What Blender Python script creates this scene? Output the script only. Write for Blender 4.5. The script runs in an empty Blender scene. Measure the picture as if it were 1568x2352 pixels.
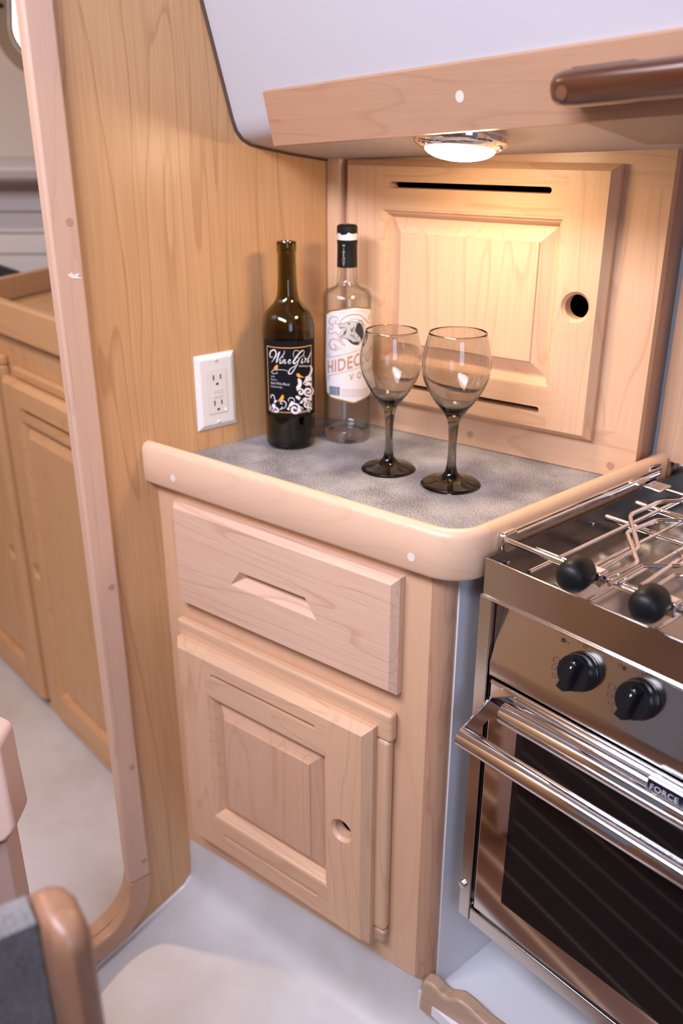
import bpy, bmesh, math, random
from mathutils import Vector, Matrix
random.seed(7)
scene = bpy.context.scene
COL = scene.collection
ZC = 0.90                       # height of the counter top above the saloon sole

# ------------------------------------------------------------------ camera
F_PX = 2036.0
CAM = Vector((1.1143, -0.6708, 0.445))          # relative to the counter top
FWD = Vector((-0.6938, 0.6048, -0.3911)).normalized()
RGT = Vector((0.6571, 0.7538, 0.0)).normalized()
DWN = FWD.cross(RGT).normalized()
cam_d = bpy.data.cameras.new('camera'); cam = bpy.data.objects.new('camera', cam_d); COL.objects.link(cam)
cam_d.sensor_fit = 'VERTICAL'; cam_d.sensor_height = 36.0; cam_d.lens = F_PX / 2352 * 36.0
cam_d.clip_start = 0.02
m = Matrix((RGT, -DWN, -FWD)).transposed().to_4x4()
m.translation = CAM + Vector((0, 0, ZC)); cam.matrix_world = m
cam_d.dof.use_dof = True; cam_d.dof.focus_distance = 1.08; cam_d.dof.aperture_fstop = 3.2
scene.camera = cam

# ------------------------------------------------------------------ light
w = bpy.data.worlds.new('world'); scene.world = w; w.use_nodes = True
bg = w.node_tree.nodes['Background']; bg.inputs[0].default_value = (0.80, 0.80, 1.0, 1); bg.inputs[1].default_value = 0.11

def area(name, loc, target, size, power, color, size_y=None):
    d = bpy.data.lights.new(name, 'AREA'); d.energy = power; d.color = color
    d.shape = 'RECTANGLE'; d.size = size; d.size_y = size_y or size
    o = bpy.data.objects.new(name, d); COL.objects.link(o)
    o.location = Vector(loc) + Vector((0, 0, ZC))
    o.rotation_euler = (Vector(target) - Vector(loc)).to_track_quat('-Z', 'Y').to_euler()
    return o
hl = area('skylight', (0.58, -1.02, 1.03), (0, 0, 0), 1.15, 21.0, (0.83, 0.835, 1.0), 0.30)
hl.rotation_euler = (math.radians(38), 0, math.radians(-4))
area('companionway_daylight', (2.3, -1.0, 0.55), (0.4, 0.1, 0.0), 0.6, 6.0, (0.50, 0.66, 1.0), 0.9)
scene.view_settings.view_transform = 'Standard'; scene.view_settings.look = 'None'
scene.view_settings.gamma = 1.0; scene.view_settings.use_curve_mapping = False
scene.view_settings.exposure = 0.72

# ------------------------------------------------------------------ helpers
def ray(p): return FWD + RGT * ((p[0] - 784) / F_PX) + DWN * ((p[1] - 1176) / F_PX)

class MB:
    def __init__(s): s.v = []; s.f = []
    def add(s, vs, fs):
        n = len(s.v); s.v += [tuple(q) for q in vs]; s.f += [tuple(i + n for i in f) for f in fs]; return s
    def box(s, x0, x1, y0, y1, z0, z1):
        return s.add([(x0,y0,z0),(x1,y0,z0),(x1,y1,z0),(x0,y1,z0),(x0,y0,z1),(x1,y0,z1),(x1,y1,z1),(x0,y1,z1)],
                     [(3,2,1,0),(4,5,6,7),(0,1,5,4),(1,2,6,5),(2,3,7,6),(3,0,4,7)])
    def prism(s, poly, lo, hi, axis='z'):
        def p(a, b, c): return {'z': (a, b, c), 'y': (a, c, b), 'x': (c, a, b)}[axis]
        n = len(poly)
        vs = [p(a, b, lo) for a, b in poly] + [p(a, b, hi) for a, b in poly]
        return s.add(vs, [tuple(range(n))[::-1], tuple(range(n, 2*n))] + [(i, (i+1) % n, n+(i+1) % n, n+i) for i in range(n)])
    def rings(s, rings, closed=True, cap0=True, cap1=True):
        n = len(rings[0]); vs = [q for r in rings for q in r]; fs = []
        for k in range(len(rings)-1):
            for i in range(n if closed else n-1):
                j = (i+1) % n
                fs.append((k*n+i, k*n+j, (k+1)*n+j, (k+1)*n+i))
        if cap0: fs.append(tuple(range(n))[::-1])
        if cap1: fs.append(tuple(range((len(rings)-1)*n, len(rings)*n)))
        return s.add(vs, fs)
    def lathe(s, prof, n=48, c=(0, 0, 0)):
        """prof: (r,z) from bottom; r==0 ends make poles"""
        vs = []; fs = []; idx = []
        for r, z in prof:
            if r < 1e-6: idx.append([len(vs)]); vs.append((c[0], c[1], c[2]+z))
            else:
                idx.append(list(range(len(vs), len(vs)+n)))
                vs += [(c[0]+r*math.cos(2*math.pi*i/n), c[1]+r*math.sin(2*math.pi*i/n), c[2]+z) for i in range(n)]
        for a, b in zip(idx, idx[1:]):
            for i in range(n):
                j = (i+1) % n
                if len(a) == 1 and len(b) == 1: break
                if len(a) == 1: fs.append((a[0], b[j], b[i]))
                elif len(b) == 1: fs.append((a[i], a[j], b[0]))
                else: fs.append((a[i], a[j], b[j], b[i]))
        return s.add(vs, fs)
    def tube(s, pts, r, n=10, bend=0.0):
        pts = [Vector(p) for p in pts]
        if bend > 0 and len(pts) > 2:
            out = [pts[0]]
            for a, b, c in zip(pts, pts[1:], pts[2:]):
                d1 = (a-b); d2 = (c-b); k = min(bend, d1.length*.45, d2.length*.45)
                p = b+d1.normalized()*k; q = b+d2.normalized()*k
                for t in (0, .25, .5, .75, 1): out.append(p*(1-t)**2+b*2*t*(1-t)+q*t*t)
            pts = out+[pts[-1]]
        rings = []; up = Vector((0, 0, 1)); prev = None
        for i, p in enumerate(pts):
            t = (pts[min(i+1, len(pts)-1)]-pts[max(i-1, 0)]).normalized()
            if prev is None:
                a = t.cross(up if abs(t.z) < .9 else Vector((1, 0, 0))).normalized()
            else: a = (prev-t*prev.dot(t)).normalized()
            prev = a; b = t.cross(a)
            rings.append([p+a*(r*math.cos(2*math.pi*k/n))+b*(r*math.sin(2*math.pi*k/n)) for k in range(n)])
        return s.rings(rings)
    def frustum(s, layers):
        """layers of (x0,x1,z0,z1,y)"""
        return s.rings([[(a, y, c), (b, y, c), (b, y, d), (a, y, d)] for a, b, c, d, y in layers])
    def mesh(s, name):
        me = bpy.data.meshes.new(name); me.from_pydata(s.v, [], s.f)
        bm = bmesh.new(); bm.from_mesh(me); bmesh.ops.recalc_face_normals(bm, faces=bm.faces[:]); bm.to_mesh(me); bm.free()
        return me

def link(name, me, mat, parent=None, loc=(0, 0, 0), rz=0.0, smooth=None, bevel=0, seg=3, label=None):
    o = bpy.data.objects.new(name, me); COL.objects.link(o)
    if mat is not None and not me.materials: me.materials.append(mat)
    o.parent = parent
    o.location = Vector(loc) + (Vector((0, 0, 0)) if parent else Vector((0, 0, ZC)))
    o.rotation_euler = (0, 0, rz)
    if smooth is not None:
        for p in me.polygons: p.use_smooth = True
        me.set_sharp_from_angle(angle=math.radians(smooth))
    if bevel:
        b = o.modifiers.new('bevel', 'BEVEL'); b.width = bevel; b.segments = seg; b.limit_method = 'ANGLE'; b.angle_limit = math.radians(35)
        for p in me.polygons: p.use_smooth = True
        b.harden_normals = True
    if label: o['label'] = label
    return o
def obj(name, mb, mat, parent=None, **k): return link(name, mb.mesh(name), mat, parent, **k)
def root(name, loc, label, cat, rz=0.0, group=None):
    o = bpy.data.objects.new(name, None); COL.objects.link(o); o.empty_display_size = .05
    o.location = Vector(loc)+Vector((0, 0, ZC)); o.rotation_euler = (0, 0, rz)
    o['label'] = label; o['category'] = cat
    if group: o['group'] = group
    return o
def tag(o, label, cat, group=None):
    o['label'] = label; o['category'] = cat
    if group: o['group'] = group
    return o
def struct(o, label, cat='wall'):
    o['kind'] = 'structure'; o['label'] = label; o['category'] = cat; return o
def cut(o, *mbs):
    """boolean the cutters out of o's mesh and bake"""
    for mb in mbs:
        c = bpy.data.objects.new('cutter', mb.mesh('cutter')); COL.objects.link(c)
        t = bpy.data.objects.new('tmp', o.data); COL.objects.link(t)
        b = t.modifiers.new('b', 'BOOLEAN'); b.operation = 'DIFFERENCE'; b.solver = 'EXACT'; b.object = c
        bpy.context.view_layer.update()
        me = bpy.data.meshes.new_from_object(t.evaluated_get(bpy.context.evaluated_depsgraph_get()))
        o.data = me
        bpy.data.objects.remove(t); bpy.data.objects.remove(c)
    return o
def cyl(x, y0, y1, z, r, n=32, r1=None):
    """cylinder along y"""
    r1 = r if r1 is None else r1
    return MB().rings([[(x+q*math.cos(2*math.pi*k/n), y, z+q*math.sin(2*math.pi*k/n)) for k in range(n)] for y, q in ((y0, r), (y1, r1))])
def xcyl(x0, x1, y, z, r, n=24):
    return MB().rings([[(x, y+r*math.cos(2*math.pi*k/n), z+r*math.sin(2*math.pi*k/n)) for k in range(n)] for x in (x0, x1)])
def slotcut(x0, x1, z, h, y0, y1):
    r = h/2; pts = []
    for k in range(9): a = -math.pi/2+math.pi*k/8; pts.append((x1-r+r*math.cos(a), z+r*math.sin(a)))
    for k in range(9): a = math.pi/2+math.pi*k/8; pts.append((x0+r+r*math.cos(a), z+r*math.sin(a)))
    return MB().prism(pts, y0, y1, 'y')

# ------------------------------------------------------------------ materials
def mat(name, color=(.8, .8, .8), rough=.5, metal=0.0, spec=.5, **k):
    m = bpy.data.materials.new(name); m.use_nodes = True
    b = m.node_tree.nodes['Principled BSDF']
    b.inputs['Base Color'].default_value = (*color, 1); b.inputs['Roughness'].default_value = rough
    b.inputs['Metallic'].default_value = metal; b.inputs['Specular IOR Level'].default_value = spec
    for a, v in k.items(): b.inputs[a.replace('_', ' ')].default_value = v
    return m
def nd(nt, t, **k):
    n = nt.nodes.new(t)
    for a, v in k.items():
        if hasattr(n, a): setattr(n, a, v)
        else: n.inputs[a].default_value = v
    return n
def wood(name, base, dark, axis='z', rough=.38, freq=1.0, lines=13.0, contrast=1.0, coat=0.12):
    m = mat(name, base, rough); nt = m.node_tree; b = nt.nodes['Principled BSDF']; L = nt.links.new
    b.inputs['Coat Weight'].default_value = coat; b.inputs['Coat Roughness'].default_value = .25
    tc = nd(nt, 'ShaderNodeTexCoord'); oi = nd(nt, 'ShaderNodeObjectInfo')
    mul = nd(nt, 'ShaderNodeVectorMath', operation='SCALE'); comb = nd(nt, 'ShaderNodeCombineXYZ')
    for i in range(3): L(oi.outputs['Random'], comb.inputs[i])
    L(comb.outputs[0], mul.inputs[0]); mul.inputs['Scale'].default_value = 3.7
    add = nd(nt, 'ShaderNodeVectorMath', operation='ADD'); L(tc.outputs['Object'], add.inputs[0]); L(mul.outputs[0], add.inputs[1])
    def mapped(across, along):
        mp = nd(nt, 'ShaderNodeMapping'); sc = [across]*3; sc['xyz'.index(axis)] = along
        mp.inputs['Scale'].default_value = sc; L(add.outputs[0], mp.inputs['Vector']); return mp
    n1 = nd(nt, 'ShaderNodeTexNoise'); n1.inputs['Scale'].default_value = 1; n1.inputs['Detail'].default_value = 2.2; n1.inputs['Roughness'].default_value = .45
    n1.inputs['Distortion'].default_value = .25
    L(mapped(9*freq, 1.0*freq).outputs[0], n1.inputs['Vector'])
    ml = nd(nt, 'ShaderNodeMath', operation='MULTIPLY'); ml.inputs[1].default_value = lines; L(n1.outputs['Fac'], ml.inputs[0])
    fr = nd(nt, 'ShaderNodeMath', operation='FRACT'); L(ml.outputs[0], fr.inputs[0])
    rp = nd(nt, 'ShaderNodeValToRGB'); cr = rp.color_ramp
    cr.elements[0].position = 0; cr.elements[0].color = (.05, .05, .05, 1)
    cr.elements[1].position = .80; cr.elements[1].color = (.10, .10, .10, 1)
    e = cr.elements.new(.955); e.color = (1, 1, 1, 1)
    e = cr.elements.new(1.0); e.color = (.05, .05, .05, 1)
    L(fr.outputs[0], rp.inputs[0])
    n2 = nd(nt, 'ShaderNodeTexNoise'); n2.inputs['Scale'].default_value = 1; n2.inputs['Detail'].default_value = 2
    L(mapped(260, 7).outputs[0], n2.inputs['Vector'])
    n3 = nd(nt, 'ShaderNodeTexNoise'); n3.inputs['Scale'].default_value = 1; n3.inputs['Detail'].default_value = 1
    L(mapped(7, 1.2).outputs[0], n3.inputs['Vector'])
    s1 = nd(nt, 'ShaderNodeMath', operation='MULTIPLY'); L(rp.outputs[0], s1.inputs[0]); s1.inputs[1].default_value = .36*contrast
    s2 = nd(nt, 'ShaderNodeMath', operation='MULTIPLY_ADD'); L(n2.outputs['Fac'], s2.inputs[0]); s2.inputs[1].default_value = .50*contrast; L(s1.outputs[0], s2.inputs[2])
    s3 = nd(nt, 'ShaderNodeMath', operation='MULTIPLY_ADD'); L(n3.outputs['Fac'], s3.inputs[0]); s3.inputs[1].default_value = .5; L(s2.outputs[0], s3.inputs[2])
    s4 = nd(nt, 'ShaderNodeMath', operation='SUBTRACT', use_clamp=True); L(s3.outputs[0], s4.inputs[0]); s4.inputs[1].default_value = .34
    mx = nd(nt, 'ShaderNodeMix', data_type='RGBA'); mx.inputs[6].default_value = (*base, 1); mx.inputs[7].default_value = (*dark, 1)
    L(s4.outputs[0], mx.inputs[0]); L(mx.outputs[2], b.inputs['Base Color'])
    return m
MAPLE = (.75, .475, .295); MAPLE_D = (.50, .265, .14)
WX = wood('maple_grain_x', MAPLE, MAPLE_D, 'x'); WZ = wood('maple_grain_z', MAPLE, MAPLE_D, 'z'); WY = wood('maple_grain_y', MAPLE, MAPLE_D, 'y')
WV = wood('maple_veneer', (.68, .395, .19), (.41, .175, .06), 'z', freq=.95, lines=11, rough=.33, contrast=1.15)
WF = wood('maple_veneer_face', (.72, .44, .265), (.55, .30, .16), 'z', freq=1.1, lines=7, contrast=.6)
WD = wood('maple_drawer', (.79, .53, .38), (.50, .25, .14), 'x', freq=.95, lines=15, contrast=1.05)
WP = wood('maple_post', (.54, .31, .19), (.33, .155, .085), 'z', freq=3.0, lines=6)
WRED = wood('maple_raised_panel', (.66, .40, .255), (.46, .235, .125), 'z', freq=1.1, lines=12)
WFID = wood('maple_fiddle', (.78, .51, .34), (.62, .37, .22), 'x', freq=.6, lines=16, contrast=.7)
WFY = wood('maple_fiddle_side', (.75, .47, .29), (.60, .35, .19), 'y', freq=.6, lines=14, contrast=.6)
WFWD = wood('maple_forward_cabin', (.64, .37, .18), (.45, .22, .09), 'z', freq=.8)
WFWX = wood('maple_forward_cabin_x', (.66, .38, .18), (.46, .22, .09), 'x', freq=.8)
WFG = wood('maple_partition', (.32, .165, .095), (.20, .09, .05), 'z', freq=1.2)
TEAK = wood('teak', (.12, .036, .014), (.05, .014, .006), 'x', rough=.22, freq=1.6, lines=7, coat=.6)
SOLE = wood('teak_sole', (.15, .055, .026), (.08, .026, .012), 'x', rough=.3, freq=1.5, lines=8)
HOLLY = mat('holly_strip', (.62, .44, .27), .3)
PLUG = mat('pale_wood_plug', (.82, .70, .60), .45); PLUGD = mat('brown_wood_plug', (.50, .27, .17), .45)
WHITE = mat('white_gelcoat', (.80, .78, .80), .22, Coat_Weight=.3)
LINER = mat('white_headliner', (.56, .545, .57), .38)
CREAM = mat('cream_liner', (.72, .66, .60), .45)
SHADE_BEIGE = mat('shade_beige_deckhead', (.40, .33, .28), .5)
STEEL = mat('polished_steel', (.78, .76, .75), .06, 1.0)
BRUSH = mat('satin_steel', (.72, .69, .67), .14, 1.0)
TRAY = mat('dark_tray_steel', (.30, .29, .29), .18, 1.0)
CHROME = mat('chrome', (.86, .85, .86), .05, 1.0)
BLACK = mat('black_plastic', (.008, .008, .010), .28, spec=.4); BLACKM = mat('black_rubber', (.007, .007, .008), .42, spec=.3)
DARK = mat('dark_enamel', (.015, .014, .014), .35)
PLATE = mat('white_plastic', (.82, .78, .76), .3)
HOLE = mat('socket_slot', (.03, .02, .015), .6)
def laminate(name, c1, c2):
    m = mat(name, c1, .42); nt = m.node_tree; b = nt.nodes['Principled BSDF']; L = nt.links.new
    tc = nd(nt, 'ShaderNodeTexCoord')
    n1 = nd(nt, 'ShaderNodeTexNoise'); n1.inputs['Scale'].default_value = 420; n1.inputs['Detail'].default_value = 3; n1.inputs['Roughness'].default_value = .7
    n2 = nd(nt, 'ShaderNodeTexNoise'); n2.inputs['Scale'].default_value = 13; n2.inputs['Detail'].default_value = 4
    L(tc.outputs['Object'], n1.inputs['Vector']); L(tc.outputs['Object'], n2.inputs['Vector'])
    a = nd(nt, 'ShaderNodeMath', operation='MULTIPLY_ADD'); L(n2.outputs['Fac'], a.inputs[0]); a.inputs[1].default_value = .62; L(n1.outputs['Fac'], a.inputs[2])
    rp = nd(nt, 'ShaderNodeValToRGB'); rp.color_ramp.elements[0].position = .72; rp.color_ramp.elements[1].position = 1.0
    a2 = nd(nt, 'ShaderNodeMath', operation='SUBTRACT'); L(a.outputs[0], a2.inputs[0]); a2.inputs[1].default_value = -.06
    rp.color_ramp.elements[0].color = (*c2, 1); rp.color_ramp.elements[1].color = (*c1, 1)
    L(a2.outputs[0], rp.inputs[0]); L(rp.outputs[0], b.inputs['Base Color'])
    return m
LAM = laminate('grey_laminate', (.43, .41, .41), (.12, .118, .125))
LAMFG = laminate('dark_grey_laminate', (.21, .20, .20), (.10, .095, .10))
def sole_gel():
    m = mat('white_sole', (.74, .70, .69), .35); nt = m.node_tree; b = nt.nodes['Principled BSDF']; L = nt.links.new
    tc = nd(nt, 'ShaderNodeTexCoord'); n = nd(nt, 'ShaderNodeTexNoise'); n.inputs['Scale'].default_value = 6; n.inputs['Detail'].default_value = 5
    L(tc.outputs['Object'], n.inputs['Vector'])
    rp = nd(nt, 'ShaderNodeValToRGB'); rp.color_ramp.elements[0].color = (.58, .54, .51, 1); rp.color_ramp.elements[1].color = (.68, .655, .65, 1)
    rp.color_ramp.elements[0].position = .35; rp.color_ramp.elements[1].position = .6
    L(n.outputs['Fac'], rp.inputs[0]); L(rp.outputs[0], b.inputs['Base Color']); return m
SOLEW = sole_gel()
def glass(name, tint=(1, 1, 1), absorb=None, density=0.0, rough=0.0):
    m = mat(name, tint, rough); b = m.node_tree.nodes['Principled BSDF']; b.inputs['Transmission Weight'].default_value = 1; b.inputs['IOR'].default_value = 1.48
    if absorb:
        v = nd(m.node_tree, 'ShaderNodeVolumeAbsorption'); v.inputs['Color'].default_value = (*absorb, 1); v.inputs['Density'].default_value = density
        m.node_tree.links.new(v.outputs[0], m.node_tree.nodes['Material Output'].inputs['Volume'])
    return m
CLEAR = glass('clear_glass', (.97, .98, .97))
def thin_glass(name):
    m = bpy.data.materials.new(name); m.use_nodes = True; nt = m.node_tree; L = nt.links.new
    nt.nodes.remove(nt.nodes['Principled BSDF'])
    lw = nd(nt, 'ShaderNodeLayerWeight'); lw.inputs['Blend'].default_value = .5
    p4 = nd(nt, 'ShaderNodeMath', operation='POWER'); L(lw.outputs['Facing'], p4.inputs[0]); p4.inputs[1].default_value = 4
    ma = nd(nt, 'ShaderNodeMath', operation='MULTIPLY_ADD'); L(p4.outputs[0], ma.inputs[0]); ma.inputs[1].default_value = .55; ma.inputs[2].default_value = .035
    p3 = nd(nt, 'ShaderNodeMath', operation='POWER'); L(lw.outputs['Facing'], p3.inputs[0]); p3.inputs[1].default_value = 3.5
    mx = nd(nt, 'ShaderNodeMix', data_type='RGBA'); mx.inputs[6].default_value = (.985, .99, .985, 1); mx.inputs[7].default_value = (.26, .29, .26, 1); L(p3.outputs[0], mx.inputs[0])
    tr = nd(nt, 'ShaderNodeBsdfTransparent'); gl = nd(nt, 'ShaderNodeBsdfGlossy'); gl.inputs['Roughness'].default_value = .02; L(mx.outputs[2], tr.inputs['Color'])
    ms = nd(nt, 'ShaderNodeMixShader'); L(ma.outputs[0], ms.inputs[0]); L(tr.outputs[0], ms.inputs[1]); L(gl.outputs[0], ms.inputs[2])
    L(ms.outputs[0], nt.nodes['Material Output'].inputs['Surface']); return m
THIN = thin_glass('thin_clear_glass')
SMOKE = glass('smoked_glass', (.93, .92, .90), (.42, .41, .32), 150)
GREEN = glass('olive_bottle_glass', (.29, .245, .033))
WINE = mat('red_wine', (.012, .004, .004), .1)
OVENGLASS = mat('black_oven_glass', (.006, .006, .007), .03, Coat_Weight=.0)
def emit(name, c, s):
    m = mat(name, c, .4); b = m.node_tree.nodes['Principled BSDF']; b.inputs['Emission Color'].default_value = (*c, 1); b.inputs['Emission Strength'].default_value = s; return m
LENS = emit('lit_lamp_lens', (1.0, .75, .47), 56.0); LENS2 = emit('lit_lamp_lens_forward', (1.0, .72, .48), 300.0)
GREENLED = emit('green_indicator', (.15, 1.0, .35), 1.6)

# ================================================================== SETTING
RC = math.radians(10.48); OC = (0.0, -0.0641)          # base-cabinet frame (x along its front)
RK = math.radians(12.40); OK_ = (0.0, 0.2823)          # locker frame behind the counter
def c2w(X, Y): return (OC[0]+X*math.cos(RC)-Y*math.sin(RC), OC[1]+X*math.sin(RC)+Y*math.cos(RC))
def k2w(X, Y): return (OK_[0]+X*math.cos(RK)-Y*math.sin(RK), OK_[1]+X*math.sin(RK)+Y*math.cos(RK))
def arc(cx, cy, r, a0, a1, n=10):
    return [(cx+r*math.cos(math.radians(a0+(a1-a0)*k/n)), cy+r*math.sin(math.radians(a0+(a1-a0)*k/n))) for k in range(n+1)]

# bulkhead with its doorway (plane x=0)
D0, D1, SILL, RAD = -0.190, -0.86, -0.822, 0.075
RB = RAD+.012
inner = [(D0+.012, 1.03)] + arc(D0-RAD, SILL+RAD, RB, 0, -90) + arc(D1+RAD, SILL+RAD, RB, -90, -180) + [(D1-.012, 1.03)]
poly = [(-1.7, -0.96), (0.52, -0.96), (0.52, 1.03)] + inner + [(-1.7, 1.03)]
wall = obj('wall_left', MB().prism(poly, -0.012, 0.0, 'x'), WV)
struct(wall, 'tall orange maple veneer bulkhead with a rounded doorway cut through it')
# doorway casing
WT = 0.040
t1 = bpy.data.objects.new('trim_1', None); COL.objects.link(t1); t1.location = (0, 0, ZC)
struct(t1, 'pale maple casing around the rounded doorway in the bulkhead', 'trim')
zb = -0.735
def casing(name, po, pi, mt, back=-.008):
    o = obj(name, MB().prism(po+pi[::-1], back, 0.014, 'x'), mt, t1, bevel=.005, seg=3); return o
WTR = wood('maple_casing', (.68, .44, .315), (.50, .28, .17), 'z', freq=1.3, lines=9, contrast=.8)
WTRY = wood('maple_casing_sill', (.60, .35, .215), (.42, .21, .12), 'y', freq=1.2, lines=8)
casing('jamb', [(D0+WT, 1.03), (D0+WT, zb)], [(D0, 1.03), (D0, zb)], WTR)
casing('jamb', [(D1, 1.03), (D1, zb)], [(D1-WT, 1.03), (D1-WT, zb)], WTR)
cu = (D0-RAD, SILL+RAD)
casing('sill', [(D0+WT, zb)]+arc(cu[0], cu[1], RAD+WT, 0, -90)+[(D1+RAD, SILL-WT)]+arc(D1+RAD, cu[1], RAD+WT, -90, -180)+[(D1-WT, zb)],
       [(D0, zb)]+arc(cu[0], cu[1], RAD, 0, -90)+[(D1+RAD, SILL)]+arc(D1+RAD, cu[1], RAD, -90, -180)+[(D1, zb)], WTRY)
# rebate ledge inside the sill
ri = []; ro = []
for k in range(13):
    a_ = -math.radians(90)*k/12; q_ = .012-.010*min(1, k/8)
    ri.append((cu[0]+(RAD+q_)*math.cos(a_), cu[1]+(RAD+q_)*math.sin(a_))); ro.append((cu[0]+(RAD+.024)*math.cos(a_), cu[1]+(RAD+.024)*math.sin(a_)))
ri.append((D1+RAD, SILL-.002)); ro.append((D1+RAD, SILL-.024))
obj('rebate', MB().prism(ro+ri[::-1], -0.034, -0.0085, 'x'), WTRY, t1)
for y, z in ((-.163, .345), (-.163, -.17), (-.163, -.50), (-.160, -.70), (-.29, SILL-.02)):
    obj('plug', MB().rings([[(x, y+.0052*math.cos(k*math.pi/8), z+.0052*math.sin(k*math.pi/8)) for k in range(16)] for x in (.012, .0143)]), PLUGD, t1, label='round brown wood plug')
chip = [(-.002, 0), (.004, .003), (.006, .0), (.014, .001), (.012, -.003), (.018, -.006), (.008, -.005), (.003, -.004)]
obj('paint_chip', MB().prism([(-.172+a, .281+b) for a, b in chip], .0138, .0144, 'x'), PLATE, t1, label='small white paint smear')

# galley sole moulding with riser and cove (profile along the cabinet front)
prof = [(.010, -.690), (.004, -.692), (.002, -.722), (0, -.79), (-.004, -.806), (-.014, -.818), (-.03, -.825), (-.10, -.848), (-.205, -.884), (-.240, -.8945), (-.264, -.899)]
sm = MB()
rows = []
for Y, z in prof:
    X0 = (-.012+math.sin(RC)*Y)/math.cos(RC)
    rows.append([(X0+((.50 if z > -.73 else .60)-X0)*t, Y, z) for t in (0, .25, .5, .75, 1)])
vs = [q for r in rows for q in r]
sm.add(vs, [(k*5+i, k*5+i+1, (k+1)*5+i+1, (k+1)*5+i) for k in range(len(rows)-1) for i in range(4)])
fl = obj('floor', sm, SOLEW, loc=(OC[0], OC[1], 0), rz=RC, smooth=60)
struct(fl, 'off-white moulded galley sole with a coved riser below the cabinet', 'floor')
rz_ = obj('riser', MB().box(.495, 1.75, .001, .02, -.905, -.7205), WHITE, fl)
# caulk bead along the foot of the bulkhead
pts = []
for Y, z in prof[4:]:
    X0 = (.003+math.sin(RC)*Y)/math.cos(RC); a = c2w(X0, Y); pts.append((.002, a[1], z+.001))
t2 = obj('trim_2', MB().tube(pts, .004, 8), WHITE, smooth=60); struct(t2, 'white caulk bead where the bulkhead meets the sole', 'trim')
# teak and holly saloon sole behind the camera
fs = obj('floor_saloon', MB().box(-1.2, 2.4, -2.6, -.266, -.95, -.912).box(.605, 2.4, -.266, -.004, -.95, -.912), DARK, loc=(OC[0], OC[1], 0), rz=RC)
struct(fs, 'teak and holly saloon sole beyond the galley', 'floor')
pm = MB().box(-1.0, 2.4, 0, .050, -.912, -.900).mesh('plank'); hm = MB().box(-1.0, 2.4, 0, .006, -.912, -.900).mesh('holly_strip')
link('plank', MB().box(-1.0, 2.4, -.2985, -.266, -.912, -.900).mesh('plank'), SOLE, fs)
for k in range(38):
    y = -.355-.056*k
    link('plank', pm, SOLE, fs, loc=(0, y, 0)); link('holly_strip', hm, HOLLY, fs, loc=(0, y+.050, 0))

pm2 = MB().box(.606, 2.4, 0, .050, -.912, -.900).mesh('plank'); hm2 = MB().box(.606, 2.4, 0, .006, -.912, -.900).mesh('holly_strip')
for k in range(4):
    y = -.236+.056*k
    link('plank', pm2, SOLE, fs, loc=(0, y, 0)); link('holly_strip', hm2, HOLLY, fs, loc=(0, y-.006, 0))
# coachroof liner: leaning side, rounded corner, deckhead underside
lp = [(.62, .385), (.40, .396), (.288, .409), (.20, .421), (.150, .4295), (.128, .434), (.114, .441), (.105, .451), (.099, .466), (.059, .607), (-.052, .985), (-.075, 1.02), (-.12, 1.04)]
lx = [-.0, .5, 1.0, 2.6]
lm = MB(); vs = [(x, y, z+.065*x*(1 if z < .9 else 0)) for y, z in lp for x in lx]
lm.add(vs, [(k*4+i, k*4+i+1, (k+1)*4+i+1, (k+1)*4+i) for k in range(len(lp)-1) for i in range(3)])
cl = obj('ceiling', lm, LINER, smooth=50); struct(cl, 'white coachroof liner curving down to the deckhead above the counter', 'ceiling')
t3 = obj('liner_shade_line', MB().tube([(.0015, y, z) for y, z in lp[1:11]], .0032, 8), mat('shade_line_brown', (.10, .055, .03), .6), smooth=60)  # dark tube paints the shadow line where liner meets bulkhead
struct(t3, 'dark brown tube standing in for the shadow line between the white liner and the bulkhead', 'trim')
# saloon headliner with an open hatch
hb = MB()
for a, b, c, d in ((-.02, 2.6, -2.6, -1.22), (-.02, 2.6, -.82, -.1), (1.20, 2.6, -1.22, -.82)): hb.box(a, b, c, d, 1.04, 1.06)
cs = obj('ceiling_saloon', hb, LINER); struct(cs, 'white saloon headliner with a long open skylight', 'ceiling')
# far side of the saloon
wf = obj('wall_opposite', MB().box(-.02, 2.8, -2.62, -2.6, -.9, 1.04), WF); struct(wf, 'maple panelled side of the saloon behind the camera')
# added slab over the stove; its darker beige stands in for shade on the deckhead
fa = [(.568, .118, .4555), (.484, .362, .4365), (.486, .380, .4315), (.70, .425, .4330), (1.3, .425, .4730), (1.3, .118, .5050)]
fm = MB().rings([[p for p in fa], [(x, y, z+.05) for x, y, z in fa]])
dk = obj('ceiling_shade_facet', fm, SHADE_BEIGE); struct(dk, 'added deckhead slab over the stove with its shade put in as darker beige', 'ceiling')
wrt = obj('wall_right', MB().box(1.75, 1.77, -.1, .60, -.75, 1.04), WZ); struct(wrt, 'maple end panel beyond the stove')

# back wall frame with the locker opening (frame K), stove recess
wr = obj('wall_back', MB().box(.508, 1.75, .452, .470, -.05, .50), WZ); struct(wr, 'pale maple panel behind the stove')
rl = MB().box(.497, .504, .048, .56, -.72, -.03); st = obj('wall_recess', rl, WHITE); struct(st, 'white side of the stove recess beside the cabinet')
rf = MB().box(.50, 1.75, .02, .56, -.735, -.715); rf2 = obj('floor_recess', rf, WHITE); struct(rf2, 'white moulded floor of the stove recess', 'floor')
rb = obj('wall_recess_back', MB().box(.50, 1.75, .545, .56, -.73, -.02), WHITE); struct(rb, 'white back of the stove recess')

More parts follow.
